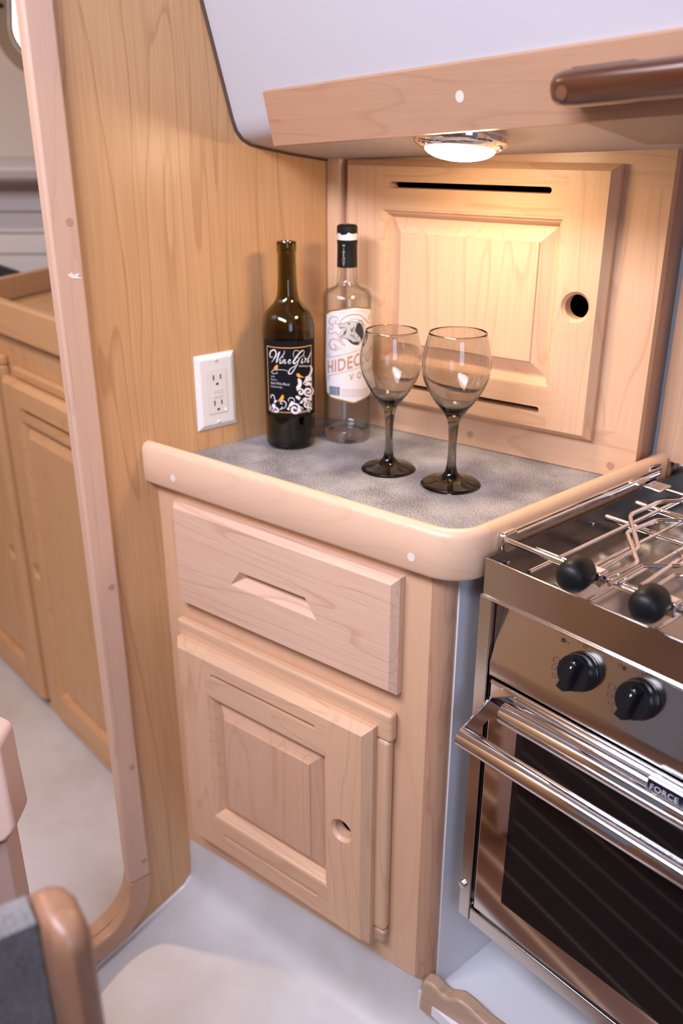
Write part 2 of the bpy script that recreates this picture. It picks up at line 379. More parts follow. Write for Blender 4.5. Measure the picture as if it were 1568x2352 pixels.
# ---- forward cabin shell
ff = obj('floor_forward', MB().box(-2.3, -.024, -1.7, .1, -.87, -.836), SOLEW); struct(ff, 'off-white sole of the forward cabin', 'floor')
RH = math.atan2(.7538, .6571)
hw = obj('wall_hull', MB().box(-1.6, 1.2, 0, .02, -.9, .33), LINER, loc=(-1.30, .30, 0), rz=RH); struct(hw, 'white planked hull side in the forward cabin')
bm_ = MB().box(-1.6, 1.2, -.012, 0, 0, .0505).mesh('ceiling_plank')
for k in range(4): link('ceiling_plank', bm_, mat('white_plank', (.78, .77, .79), .4) if k == 0 else None, hw, loc=(0, 0, .10+.054*k), bevel=.002)
hs = obj('shelf', MB().prism([(0, .33), (-.16, .345), (-.17, .372), (0, .40)], -1.6, 1.2, 'x'), LINER, hw, bevel=.008)
hc = obj('wall_forward', MB().prism([(-.02, .39), (.02, .39), (-.28, 1.05), (-.32, 1.05)], -1.6, 1.2, 'x'), CREAM, loc=(-1.30, .30, 0), rz=RH); struct(hc, 'cream liner above the shelf in the forward cabin')
fc = obj('ceiling_forward', MB().box(-2.3, -.024, -1.7, 1.0, 1.04, 1.06), CREAM); struct(fc, 'cream headliner of the forward cabin', 'ceiling')
wp = obj('wall_port', MB().box(-2.3, -.024, -1.72, -1.7, -.81, 1.04), CREAM); struct(wp, 'cream side of the forward cabin')

# ================================================================== JOINERY
def make_door(parent, name, x0, x1, z0, z1, yb, t, stl, strr, rt, rb, ch, slot_t, slot_b, hole, mats, dz=0, backing=None):
    """raised-panel door facing -y; (x0..z1) is the face, ch the outer chamfer; the panel is the part, stiles and rails its sub-parts"""
    WS, WR, WPN = mats
    yf = yb-t; ym = yb-t*.45
    a, b, c, d = x0+stl, x1-strr, z0+rb, z1-rt
    mo = .013
    # raised panel
    fi = .034
    pn = MB()
    R4 = lambda i, y: [(a+i, y, c+i), (b-i, y, c+i), (b-i, y, d-i), (a+i, y, d-i)]
    pn.rings([R4(-.002, yb-.001), R4(-.002, yf+.0155), R4(mo, yf+.0155), R4(mo+.003, yf+.015), R4(fi, yf+.0055), R4(fi+.001, yf+.003)])
    p = obj(name, pn, WPN, parent, loc=(0, 0, dz))
    ls = MB().frustum([(x0-ch, a, z0-ch, z1+ch, yb), (x0-ch, a, z0-ch, z1+ch, ym), (x0, a, z0, z1, yf)])
    rs = MB().frustum([(b, x1+ch, z0-ch, z1+ch, yb), (b, x1+ch, z0-ch, z1+ch, ym), (b, x1, z0, z1, yf)])
    tr = MB().frustum([(a, b, d, z1+ch, yb), (a, b, d, z1+ch, ym), (a, b, d, z1, yf)])
    br = MB().frustum([(a, b, z0-ch, c, yb), (a, b, z0-ch, c, ym), (a, b, z0, c, yf)])
    L_ = obj('stile', ls, WS, p); R_ = obj('stile', rs, WS, p); T_ = obj('rail', tr, WR, p); B_ = obj('rail', br, WR, p)
    if slot_t: cut(T_, slotcut(*slot_t, yf-.01, yb+.01))
    if slot_b: cut(B_, slotcut(*slot_b, yf-.01, yb+.01))
    if hole:
        s = R_ if hole[0] > (a+b)/2 else L_
        cut(s, cyl(hole[0], yf-.01, yb+.01, hole[1], hole[2]), cyl(hole[0], yf-.002, yf+.006, hole[1], hole[2]+.006, r1=hole[2]-.001))
    # moulding round the panel
    mm = MB(); prof = [(0, yf+.0005), (mo*.25, yf+.0008), (mo*.45, yf+.0045), (mo*.55, yf+.005), (mo*.75, yf+.0085), (mo, yf+.0153)]
    mm.rings([R4(i, y) for i, y in prof], cap0=False, cap1=False)
    obj('moulding', mm, WR, p)
    return p
M3 = (WZ, WX, WRED)

# ---- base cabinet under the counter
bc = root('base_cabinet', (OC[0], OC[1], -.70), 'maple base cabinet with one drawer and a raised-panel door', 'cabinet', RC)
dz = .70
fpan = obj('face_panel', MB().prism([(.0, -.718), (.4895, -.697), (.4895, -.028), (.0, -.028)], 0, .018, 'y'), WF, bc, loc=(0, 0, dz))
cut(fpan, MB().box(.075, .40, -.01, .03, -.63, -.29))
obj('carcass', MB().box(.02, .49, .22, .23, -.70, -.03).box(.02, .03, .018, .22, -.70, -.03).box(.48, .49, .018, .22, -.70, -.03).box(.02, .49, .018, .22, -.70, -.69), WF, bc, loc=(0, 0, dz))
pp = [(.494, 0), (.494, .06), (.530, .06)] + [(.5305, .034)] + arc(.498, .034, .0335, 0, -90, 8)[1:]
obj('corner_post', MB().prism([(.4895, -.0015), (.4895, .034), (.5135, .034)]+arc(.4905, .0215, .023, 0, -90, 10), -.693, -.026), WP, bc, loc=(0, 0, dz), smooth=25)
# drawer front with its scooped finger pull
df = MB().frustum([(.046, .450, -.213, -.0465, -.0005), (.046, .450, -.213, -.0465, -.011), (.0535, .4425, -.2055, -.054, -.020)])
dr = obj('drawer_front', df, WD, bc, loc=(0, 0, dz), label='maple drawer front with a scooped finger pull')
sc = MB()
sc.add([(.1643, -.0203, -.1445), (.3243, -.0203, -.1445), (.3052, -.0203, -.117), (.1841, -.0203, -.117),
        (.1643, -.024, -.1445), (.3243, -.024, -.1445), (.3052, -.024, -.117), (.1841, -.024, -.117),
        (.196, -.002, -.119), (.298, -.002, -.119), (.298, -.002, -.1225), (.196, -.002, -.1225)],
       [(4, 5, 6, 7), (0, 1, 5, 4), (1, 2, 6, 5), (2, 3, 7, 6), (3, 0, 4, 7), (0, 11, 10, 1), (1, 10, 9, 2), (2, 9, 8, 3), (3, 8, 11, 0), (8, 9, 10, 11)])
cut(dr, sc)
# strips framing the door opening
obj('top_strip', MB().box(.034, .446, -.016, 0, -.290, -.245), WX, bc, loc=(0, 0, dz), bevel=.006)
obj('side_strip', MB().box(.412, .4425, -.016, 0, -.628, -.289), WZ, bc, loc=(0, 0, dz), bevel=.007)
obj('strip_end', MB().box(.412, .4425, -.016, 0, -.652, -.6285), wood('maple_end', (.55, .34, .22), (.4, .2, .12), 'x'), bc, loc=(0, 0, dz), bevel=.006)
make_door(bc, 'door', .0575, .4130, -.6420, -.2800, -.0165, .020, .056, .0595, .060, .062, .011,
          (.128, .334, -.303, .0075), (.134, .334, -.609, .0070), (.3795, -.4575, .0150), (WZ, WX, WRED), dz)
# ---- counter and its fiddle
nrm = (math.sin(RC), -math.cos(RC))
fo = lambda t, off: (OC[0]+t*math.cos(RC)+nrm[0]*off, OC[1]+t*math.sin(RC)+nrm[1]*off)
XO = .534                                             # outer face of the side fiddle
top = root('countertop', (0, 0, -.02), 'grey speckled laminate countertop with a maple fiddle rail', 'countertop')
pc = [(0.0005, -.066), (.522, .030), (.512, .405), (0.0005, .2925)]
obj('laminate_top', MB().prism(pc, -.02, 0), LAM, top, loc=(0, 0, .02))
def fiddle_path(off, r):
    a = fo(0.0, .021-off); a = (0.0005, fo((0.0005-nrm[0]*(.021-off))/math.cos(RC), .021-off)[1])
    xo = XO-off; t = (xo-nrm[0]*(.021-off))/math.cos(RC); cnr = fo(t, .021-off)
    # fillet
    ang = math.pi/2-RC; h = ang/2
    L_ = r*math.tan(ang/2)
    p = (cnr[0]-math.cos(RC)*L_, cnr[1]-math.sin(RC)*L_)
    cc = (p[0]-nrm[0]*r, p[1]-nrm[1]*r); a0 = math.degrees(math.atan2(nrm[1], nrm[0]))
    return a, arc(cc[0], cc[1], r, a0, 0, 14), (xo, .440)
hh = [(.0, -.022), (.0, .026), (.0035, .0325), (.009, .035), (.013, .035), (.0185, .0325), (.022, .026), (.022, -.022), (.019, -.0265), (.003, -.0265)]
def fid(part):
    rings = []; mb = MB()
    P = {}
    for off, z in hh:
        P[(off, z)] = fiddle_path(off, .056-off)
    n = 16
    if part == 'front': sel = lambda q: [q[0]]+q[1]
    else: sel = lambda q: q[1][14:]+[q[2]]
    m_ = len(sel(P[hh[0]]))
    for i in range(m_): rings.append([(*sel(P[k])[i], k[1]) for k in hh])
    return mb.rings(rings)
f1 = obj('fiddle_front', fid('front'), WFID, top, loc=(0, 0, .02), smooth=50)
f2 = obj('fiddle_side', fid('side'), WFY, top, loc=(0, 0, .02), smooth=50)
def plug_c(parent, X, z, off, m, r=.0052, loc=(0, 0, .02)):
    pts = []
    for d in (off-.001, off+.0003):
        pts.append([(*fo(X+r*math.cos(k*math.pi/10), d), z+r*math.sin(k*math.pi/10)) for k in range(20)])
    obj('plug', MB().rings(pts), m, parent, loc=loc, label='pale round wood plug')
plug_c(top, .060, -.006, .021, PLUG); plug_c(top, .471, -.007, .021, PLUG)
# ---- locker behind the counter
lk = root('locker', (OK_[0], OK_[1], 0), 'maple wall locker with a slotted raised-panel door and round finger hole', 'locker', RK)
lmats = (WZ, WX, WZ)
obj('top_rail', MB().box(.0, .5225, -.0, .018, .385, .455), WX, lk); obj('bottom_rail', MB().box(.0, .5225, 0, .018, .001, .066), WX, lk)
obj('right_stile', MB().box(.440, .5225, 0, .018, .066, .385), WZ, lk); obj('left_stile', MB().box(.0, .075, 0, .018, .066, .385), WZ, lk)
obj('return_board', MB().box(.5040, .5225, .018, .075, .02, .455), WP, lk)
obj('corner_bead', MB().prism([(.0, .0), (.026, 0)]+arc(.012, .0, .014, 0, -90, 6)[1:]+[(.0, -.014)], .001, .412), WZ, lk, smooth=40)
obj('interior', MB().box(.06, .47, .16, .165, .03, .42).box(.06, .065, .018, .16, .03, .42).box(.465, .47, .018, .16, .03, .42).box(.06, .47, .018, .16, .03, .035).box(.06, .47, .018, .16, .415, .42), mat('locker_interior', (.05, .035, .025), .8), lk)
make_door(lk, 'door', .0460, .4510, .0590, .4040, -.001, .022, .060, .0545, .057, .057, .0085,
          (.120, .3745, .3790, .0085), (.140, .3835, .0845, .0085), (.4225, .2335, .0165), lmats)
for X, z in ((.4880, .0165), (.2645, .0195)):
    obj('plug', cyl(X, -.0006, .002, z, .0055, 20), PLUGD, lk, label='round brown wood plug')
# ---- valance along the edge of the coachroof
va = root('valance', (.088, .1035, .432), 'long plain maple valance board below the white coachroof side', 'valance')
ln = .293
vb_ = MB(); L_, hgt, th = 1.1, .0665, .022
def vp(x, y, z): return (x+.005*z/.07, y-ln*z, z+.05*x)
cs_ = [(0, 0), (0, hgt-.003), (.004, hgt), (th, hgt), (th, 0.0)]
vb_.rings([[vp(x, a, b) for a, b in cs_] for x in (0, .2, .4, .6, .8, L_)])
obj('board', vb_, wood('maple_valance', (.52, .30, .185), (.38, .19, .10), 'x', freq=1.3, lines=14), va)
obj('plug', MB().rings([[vp(.3350+.0058*math.cos(k*math.pi/10), y, .0335+.0058*math.sin(k*math.pi/10)) for k in range(20)] for y in (.001, -.0004)]), PLUG, va, label='pale round wood plug')
# ---- teak handrail on the valance
hr = root('handrail', (.088, .1035, .432), 'glossy dark teak grab rail on the valance', 'handrail')
def hsec(x, w, h, yo, zo):
    return [vp(x, yo-w*math.cos(a)*(1 if True else 1), zo+h*math.sin(a)) for a in [2*math.pi*k/20 for k in range(20)]]
secs = [(x+.0535, a, b) for x, a, b in [(.4205, .001, .004), (.4225, .007, .010), (.427, .0115, .0135), (.436, .014, .0155), (.452, .015, .016), (.495, .015, .016), (.520, .0145, .0155), (1.0, .0145, .0155)]]
hm_ = MB().rings([hsec(x, w_, h_, -.030, .0270) for x, w_, h_ in secs])
hb_ = obj('rail', hm_, TEAK, hr, smooth=60)
ft = MB().rings([[vp(x, yy, zz) for x, zz in ((.478, .018), (.484, .012), (.554, .012), (.570, .030), (.559, .0445), (.494, .0445), (.482, .038))] for yy in (-.0005, -.030)])
obj('foot', ft, TEAK, hr, bevel=.004)
obj('plug', MB().rings([[vp(.4940+.0058*math.cos(k*math.pi/10), y, .0235+.0058*math.sin(k*math.pi/10)) for k in range(20)] for y in (-.040, -.0447)]), wood('teak_plug', (.20, .08, .04), (.1, .04, .02), 'x'), hr)
# ---- lip on the edge of the stove recess
lipp = [(.503, -.742), (1.2, -.742), (1.2, -.688), (.66, -.688), (.61, -.684), (.585, -.674), (.568, -.671), (.556, -.678), (.545, -.685), (.534, -.679), (.522, -.676), (.508, -.680)]
lip = obj('recess_lip', MB().prism(lipp, -.012, .012, 'y'), wood('lip_wood', (.50, .33, .22), (.36, .2, .12), 'x', freq=1.3), loc=(OC[0], OC[1], 0), rz=RC, bevel=.006)
tag(lip, 'low shaped wooden lip at the foot of the cabinet corner post', 'trim')
# ---- outlet
ot = root('power_outlet', (0, .0460, .031), 'white double power outlet with a tiny green light on the bulkhead', 'outlet')
pl = MB().rings([[(x, a, z) for a, z in ((-.035+i, i), (.035-i, i), (.035-i, .1145-i), (-.035+i, .1145-i))] for x, i in ((.0003, 0), (.0022, 0), (.0058, .0065), (.0062, .008))])
obj('cover_plate', pl, PLATE, ot)
def rr(y0, y1, z0, z1, r, x0, x1):
    pts = arc(y1-r, z1-r, r, 0, 90, 4)+arc(y0+r, z1-r, r, 90, 180, 4)+arc(y0+r, z0+r, r, 180, 270, 4)+arc(y1-r, z0+r, r, 270, 360, 4)
    return MB().prism(pts, x0, x1, 'x')
obj('gasket_line', rr(-.0172, .0172, .0232, .0912, .003, .006, .00635), mat('outlet_gap', (.45, .42, .4), .5), ot)
rc = obj('receptacle', rr(-.0166, .0166, .0238, .0906, .003, .006, .0072), mat('warm_white_plastic', (.80, .74, .70), .35), ot)
for zz in (.0, -.0395):
    for y, hgt2 in ((-.0062, .0080), (.0064, .0068)):
        obj('slot', MB().box(.0068, .00735, y-.0011, y+.0011, .0795+zz-hgt2/2, .0795+zz+hgt2/2), HOLE, rc)
    obj('ground_hole', MB().prism([(-.0022, .0675+zz), (.0022, .0675+zz)]+arc(0, .0690+zz, .0023, 0, 180, 6), .0068, .00735, 'x'), HOLE, rc)
for z0 in (.0555, .0480): obj('button', MB().box(.0070, .0078, -.0085, .0085, z0, z0+.0062), mat('outlet_button', (.76, .69, .65), .35), rc, bevel=.0004)
obj('indicator', MB().box(.0070, .0076, .0118, .0140, .0262, .0288), GREENLED, rc, bevel=.0008)
for z in (.1050, .0095):
    s_ = obj('screw', MB().lathe([(0, 0), (.0031, 0), (.0029, .0009), (.0015, .0015), (0, .0016)], 16), PLATE, ot, loc=(.0060, 0, z)); s_.rotation_euler = (0, math.pi/2, 0)
    obj('screw_slot', MB().box(-.0004, .0004, -.0029, .0029, .0014, .00175), mat('slot_grey', (.35, .33, .32), .5), s_)
# ---- dome lamp under the deckhead
TILT = Matrix.Rotation(math.radians(-8.5), 4, 'X') @ Matrix.Rotation(math.radians(-3), 4, 'Y')
def dome(name, loc, label, tilt, lens=None):
    r = root(name, loc, label, 'lamp'); r.matrix_world = Matrix.Translation(r.location) @ tilt
    obj('base_plate', MB().lathe([(0, 0), (.060, 0), (.060, -.002), (.0, -.002)], 40, c=(.012, .012, 0)), STEEL, r, smooth=40)
    obj('housing', MB().lathe([(0, -.001), (.0560, -.001), (.0565, -.004), (.0565, -.0140), (.0555, -.0160), (.047, -.0215), (.0425, -.0222), (.0425, -.018), (0, -.018)], 56), CHROME, r, smooth=35)
    ls = [(0, -.0345)]+[(.0425*math.sin(a), -.0210-.0135*math.cos(a)) for a in [math.pi/2*k/10 for k in range(1, 11)]]
    obj('lens', MB().lathe(ls, 48), lens or LENS, r, smooth=60, label='glowing frosted glass lens')
    for a in (20, 140, 260):
        x, y = .0515*math.cos(math.radians(a)), .0515*math.sin(math.radians(a))
        obj('screw', MB().lathe([(0, -.0235), (.0015, -.023), (.002, -.021), (.0013, -.0175), (0, -.0175)], 12, c=(x, y, 0)), STEEL, r, smooth=40)
    return r
dome('dome_lamp', (.348, .186, .4510), 'round chrome dome lamp glowing under the deckhead above the counter', TILT)

# ================================================================== BOTTLES AND GLASSES
def cylpix(p, c, r):
    """pixel of the photograph -> (angle, height) on the upright cylinder of radius r at c"""
    d = ray(p); ox, oy = CAM.x-c[0], CAM.y-c[1]
    A = d.x*d.x+d.y*d.y; B = ox*d.x+oy*d.y; Cc = ox*ox+oy*oy-r*r
    t = (-B-math.sqrt(max(0, B*B-A*Cc)))/A
    q = CAM+d*t
    return math.atan2(q.y-c[1], q.x-c[0]), q.z
def wrap(name, polys, r, lift, mt, parent, maxlen=.0025, th0=0):
    """polys in (arc length, z) -> faces bent round the cylinder"""
    bm = bmesh.new()
    for P in polys:
        vs = [bm.verts.new((a, 0, z)) for a, z in P]
        try: bm.faces.new(vs)
        except ValueError: pass
    bmesh.ops.triangulate(bm, faces=bm.faces[:])
    for _ in range(7):
        es = [e for e in bm.edges if abs(e.verts[0].co.x-e.verts[1].co.x) > maxlen]
        if not es: break
        bmesh.ops.subdivide_edges(bm, edges=es, cuts=1); bmesh.ops.triangulate(bm, faces=bm.faces[:])
    for v in bm.verts:
        th = v.co.x/r+th0; v.co = ((r+lift)*math.cos(th), (r+lift)*math.sin(th), v.co.z)
    me = bpy.data.meshes.new(name); bm.to_mesh(me); bm.free()
    for p in me.polygons: p.use_smooth = True
    return link(name, me, mt, parent)
def spline(pts, n=6):
    out = []
    for i in range(len(pts)-1):
        p0 = pts[max(i-1, 0)]; p1 = pts[i]; p2 = pts[i+1]; p3 = pts[min(i+2, len(pts)-1)]
        for k in range(n):
            t = k/n
            out.append(tuple(.5*((2*b)+(-a+c)*t+(2*a-5*b+4*c-d)*t*t+(-a+3*b-3*c+d)*t**3) for a, b, c, d in zip(p0, p1, p2, p3)))
    out.append(tuple(pts[-1])); return out
def stroke(pts, w0, w1=None, n=6):
    """points (x,y) -> ribbon quads; width swells from w0 (ends) to w1 (middle)"""
    w1 = w1 or w0; q = spline(pts, n); L = len(q); out = []; sides = []
    for i, p in enumerate(q):
        a = q[max(i-1, 0)]; b = q[min(i+1, L-1)]; dx, dy = b[0]-a[0], b[1]-a[1]; l = math.hypot(dx, dy) or 1
        w_ = w0+(w1-w0)*math.sin(math.pi*i/(L-1)); nx, ny = -dy/l*w_/2, dx/l*w_/2
        sides.append(((p[0]+nx, p[1]+ny), (p[0]-nx, p[1]-ny)))
    for s, t in zip(sides, sides[1:]): out.append([s[0], t[0], t[1], s[1]])
    return out
def spiral(cx, cy, r, turns, a0, w, sgn=1, n=26):
    pts = []
    for k in range(n+1):
        t = k/n; a = math.radians(a0)+sgn*2*math.pi*turns*t; rr_ = r*(1-t*.9); pts.append((cx+rr_*math.cos(a), cy+rr_*math.sin(a)))
    return stroke(pts, w*.4, w, 1)
def disc(cx, cy, r, n=14): return [[(cx+r*math.cos(2*math.pi*k/n), cy+r*math.sin(2*math.pi*k/n)) for k in range(n)]]
def text_polys(txt, size, shear=0, spacing=1.0, sx=1.0, bold=0.0):
    cu = bpy.data.curves.new('t', 'FONT'); cu.body = txt; cu.size = size; cu.shear = shear; cu.space_character = spacing; cu.resolution_u = 3; cu.offset = bold*size
    o = bpy.data.objects.new('t', cu); COL.objects.link(o); bpy.context.view_layer.update()
    me = bpy.data.meshes.new_from_object(o.evaluated_get(bpy.context.evaluated_depsgraph_get()))
    polys = [[(me.vertices[i].co.x*sx, me.vertices[i].co.y) for i in p.vertices] for p in me.polygons]
    bpy.data.objects.remove(o); bpy.data.curves.remove(cu); bpy.data.meshes.remove(me); return polys

# ---------------- wine bottle
WB = (.0628, .1405); wr_ = .0385
wbt = root('wine_bottle', (WB[0], WB[1], .0005), 'dark olive red wine bottle with a black label, part full', 'bottle')
op = [(0, .006), (.020, .004), (.033, 0), (.0365, .0015), (.0378, .005), (.0383, .02), (.0385, .05), (.0390, .12), (.0395, .178), (.0390, .186), (.0370, .196), (.0330, .2045), (.0275, .2105), (.0215, .2165), (.0175, .2225), (.0155, .230), (.0143, .242), (.0136, .258), (.0131, .287), (.0131, .2885), (.0142, .2905), (.0144, .296), (.0142, .3025), (.0135, .3045), (.0105, .3048)]
ip = [(.0100, .3040), (.0098, .288), (.0102, .258), (.0110, .241), (.0125, .229), (.0150, .2205), (.019, .2145), (.025, .2085), (.0305, .2025), (.0343, .194), (.0362, .185), (.0366, .178), (.0360, .05), (.0355, .012), (.030, .008), (.015, .022), (0, .028)]
obj('glass_body', MB().lathe(op+ip, 64), GREEN, wbt, smooth=50)
lq = [(0, .0285), (.0149, .0225), (.0298, .0085), (.0352, .0125), (.0357, .05), (.0362, .160), (.0363, .1715), (0, .1715)]
obj('wine', MB().lathe(lq, 48), WINE, wbt, smooth=50)
INK = mat('label_black', (.006, .0055, .007), .6, spec=.15); GOLD = mat('label_gold', (.62, .30, .07), .4); BIRD = mat('label_orange', (.85, .36, .06), .5)
PALE = mat('label_white', (.76, .74, .78), .5); GREY = mat('label_grey', (.34, .32, .36), .5)
th_c = cylpix((666, 870), WB, .039)[0]
lr = .0392
LA = math.radians(68)*lr
fz0 = cylpix((666.5, 780+1895/11.2), WB, lr)[1]; fz1 = cylpix((666.5, 780+212/11.2), WB, lr)[1]
z0l, z1l = fz0-.0075, fz1+.009
lab = wrap('label', [[(-LA, z0l), (LA, z0l), (LA, z1l), (-LA, z1l)]], lr, .0002, INK, wbt, th0=th_c)
def wl(p):
    th, z = cylpix((600+p[0]/11.2, 780+p[1]/11.2), WB, lr+.0003); return ((th-th_c)*lr, z)
def wmap(polys): return [[wl(p) for p in P] for P in polys]
def wprint(name, polys, mt, lift=.0004, th0=None): return wrap(name, wmap(polys), lr, lift, mt, lab, th0=th_c)
# gold frame drawn straight on the label
ax = .0385; bw = .0014
wrap('border', [[(-ax, fz0), (ax, fz0), (ax, fz0+bw), (-ax, fz0+bw)], [(-ax, fz1-bw), (ax, fz1-bw), (ax, fz1), (-ax, fz1)],
                [(-ax, fz0), (-ax+bw, fz0), (-ax+bw, fz1), (-ax, fz1)], [(ax-bw, fz0), (ax, fz0), (ax, fz1), (ax-bw, fz1)]], lr, .0004, GOLD, lab, th0=th_c)
S = []
T = 30
S += stroke([(300, 440), (262, 468), (228, 440), (222, 370), (250, 305), (310, 275), (355, 290), (378, 350), (365, 420), (320, 510), (265, 590)], 8, 34)
S += stroke([(262, 592), (330, 510), (400, 410), (450, 335), (478, 318)], 7, 14)
S += stroke([(478, 322), (440, 420), (405, 520), (385, 605)], 18, 34) + stroke([(385, 605), (450, 530), (540, 430), (590, 350), (588, 290)], 8, 18)
S += stroke([(505, 520), (478, 590), (486, 625), (530, 590)], 12, 24) + disc(547, 460, 14)
S += stroke([(572, 525), (535, 622)], 20, 24) + stroke([(545, 585), (590, 525), (612, 540), (592, 605), (610, 625), (655, 585)], 10, 22)
S += stroke([(690, 590), (740, 560), (748, 528), (715, 530), (690, 585), (712, 628), (785, 585)], 10, 20)
S += stroke([(1095, 300), (1060, 285), (1010, 325), (930, 420), (850, 530), (825, 600), (860, 630), (920, 570), (985, 490)], 10, 38)
S += stroke([(990, 360), (950, 300), (880, 288), (830, 335), (822, 410), (845, 470)], 7, 12) + stroke([(1095, 300), (1100, 350), (1060, 420), (990, 475), (920, 480)], 7, 14)
S += stroke([(985, 490), (930, 630), (850, 770), (775, 875), (715, 890), (702, 850), (750, 760), (850, 700), (940, 650)], 9, 26)
S += stroke([(702, 850), (640, 805), (540, 785), (400, 785), (300, 800), (266, 838), (300, 880), (370, 882), (415, 862), (385, 845)], 7, 14)
S += stroke([(1062, 490), (1030, 585), (1045, 612), (1088, 570)], 12, 24) + disc(1100, 435, 13)
S += stroke([(1108, 500), (1140, 488), (1112, 605)], 12, 24) + stroke([(1125, 560), (1150, 510), (1180, 500)], 10, 16)
S += stroke([(1280, 318), (1240, 420), (1190, 550), (1190, 595), (1235, 550)], 10, 26)
S += [[(955+x, 712-y) for x, y in P] for P in text_polys('wines', 88, .35, 1.15, 1.05)]
wprint('lettering', S, PALE)
def slanttext(txt, x, y, size, slope, sx=1.0): return [[(x+a, y-b+slope*a) for a, b in P] for P in text_polys(txt, size, 0, 1.0, sx)]
W2 = slanttext('2018', 248, 972, 56, .10, .85)+slanttext('Reserve', 246, 1048, 60, .10, .8)+slanttext('Red Wine Blend', 246, 1150, 92, .095, .78)+slanttext('Columbia Valley', 246, 1228, 66, .11, .68)
W2 += slanttext('750 ML', 262, 1880, 44, .16, .75)+[[(950+a, 1915-b-.16*a) for a, b in P] for P in text_polys('14.5% ALC BY VOL', 44, 0, 1.0, .85)]
wprint('small_print', W2, mat('label_lilac', (.62, .60, .72), .5))
for k, B in enumerate(([(300, 770), (340, 710), (370, 670), (400, 655), (430, 675), (425, 720), (415, 775), (380, 778), (350, 760)],
          [(898, 905), (935, 870), (970, 885), (1010, 930), (1055, 958), (1105, 970), (1060, 985), (1010, 980), (960, 990), (920, 950)],
          [(420, 1612), (450, 1555), (500, 1480), (540, 1425), (575, 1440), (580, 1500), (560, 1555), (510, 1585), (460, 1592)])):
    wprint('bird', [B], BIRD)
V = []
V += stroke([(1225, 690), (1270, 695), (1290, 770), (1270, 870), (1210, 970), (1130, 1060), (1070, 1150)], 16, 52)
V += [[(930, 1010), (1000, 1020), (1040, 1080), (1035, 1180), (1000, 1260), (920, 1330), (895, 1230), (950, 1150), (965, 1080)]]
V += [[(1100, 1160), (1180, 1090), (1290, 1120), (1300, 1250), (1240, 1180), (1150, 1200)], [(1140, 960), (1190, 940), (1290, 970), (1300, 1060), (1200, 1080), (1100, 1120)]]
V += spiral(1205, 1345, 140, 1.7, -60, 58, 1) + spiral(1010, 1360, 95, 1.3, 200, 52, 1)
V += [[(885, 1450), (960, 1460), (1010, 1500), (980, 1570), (930, 1540), (885, 1510)], [(1060, 1530), (1130, 1490), (1190, 1520), (1170, 1590), (1090, 1600)], [(975, 1650), (1040, 1560), (1080, 1590), (1050, 1650)], [(1180, 1530), (1290, 1440), (1300, 1560), (1240, 1590)]]
V += spiral(860, 1800, 165, 1.6, 180, 62, 1) + spiral(1175, 1690, 100, 1.5, 20, 46, -1) + spiral(990, 1810, 80, 1.2, 0, 40, -1) + spiral(1250, 1790, 70, 1.0, 90, 40, 1)
V += [[(710, 1690), (770, 1590), (830, 1610), (830, 1680), (760, 1730), (715, 1730)], [(650, 1780), (700, 1750), (730, 1790), (700, 1830)]]
V += stroke([(700, 1600), (700, 1540), (750, 1505), (820, 1520), (850, 1580), (840, 1640)], 10, 20)+stroke([(540, 1790), (610, 1750), (640, 1670), (600, 1600), (530, 1590), (490, 1630), (520, 1670), (550, 1650)], 10, 24)
V += [[(270, 1740), (280, 1670), (330, 1650), (370, 1700), (370, 1760), (320, 1770)], [(320, 1620), (350, 1560), (410, 1570), (370, 1640)], [(228, 1660), (260, 1800), (228, 1800)]]
V += stroke([(340, 1640), (345, 1540), (320, 1450), (270, 1430), (245, 1490), (270, 1510)], 10, 22)+spiral(375, 1830, 85, 1.2, 180, 46, 1)+stroke([(470, 1810), (520, 1780), (540, 1730)], 12, 30)
wprint('scrollwork', V, PALE)

# ---------------- clear vodka bottle
VB = (.0991, .2253)
vb = root('vodka_bottle', (VB[0], VB[1], 0), 'empty clear glass spirits bottle with a white label and black seal', 'bottle')
ob = [(0, .003), (.028, .002), (.033, 0), (.0358, .0015), (.0366, .005), (.0366, .222), (.0355, .2275), (.032, .2315), (.024, .2345), (.0180, .2375), (.0158, .2420), (.0150, .252), (.0140, .262), (.0140, .2995), (.0142, .3005), (.0142, .312), (.011, .3125)]
ib = [(.0095, .311), (.0095, .262), (.0105, .250), (.013, .241), (.018, .2355), (.026, .2315), (.0325, .2265), (.0342, .221), (.0342, .024), (.031, .0185), (.022, .0168), (0, .0185)]
obj('glass_body', MB().lathe(ob[3:]+ib[:-2], 64), THIN, vb, smooth=50)
obj('glass_foot', MB().lathe([(0, .003), (.028, .002), (.033, .0003), (.0352, .0018), (.0358, .006), (.0358, .016), (.0345, .0185), (.031, .0172), (.022, .0160), (0, .0175)], 64), CLEAR, vb, smooth=50, label='thick clear glass foot')
sl = obj('seal', MB().lathe([(.0143, .2655), (.0152, .2655), (.0147, .285), (.0147, .2985), (.0153, .3005), (.0150, .3045), (.0143, .3045)], 40), BLACKM, vb, smooth=40, label='black shrink seal with pale lettering')
jag = [.0035*math.sin(k*.9)+.0015*math.sin(k*2.3) for k in range(40)]
obj('torn_band', MB().lathe([(.0143, .303), (.0148, .303), (.0148, .3155), (.0143, .3155)], 40), mat('torn_paper', (.80, .70, .64), .6), vb, smooth=40)
cp = MB(); n = 40
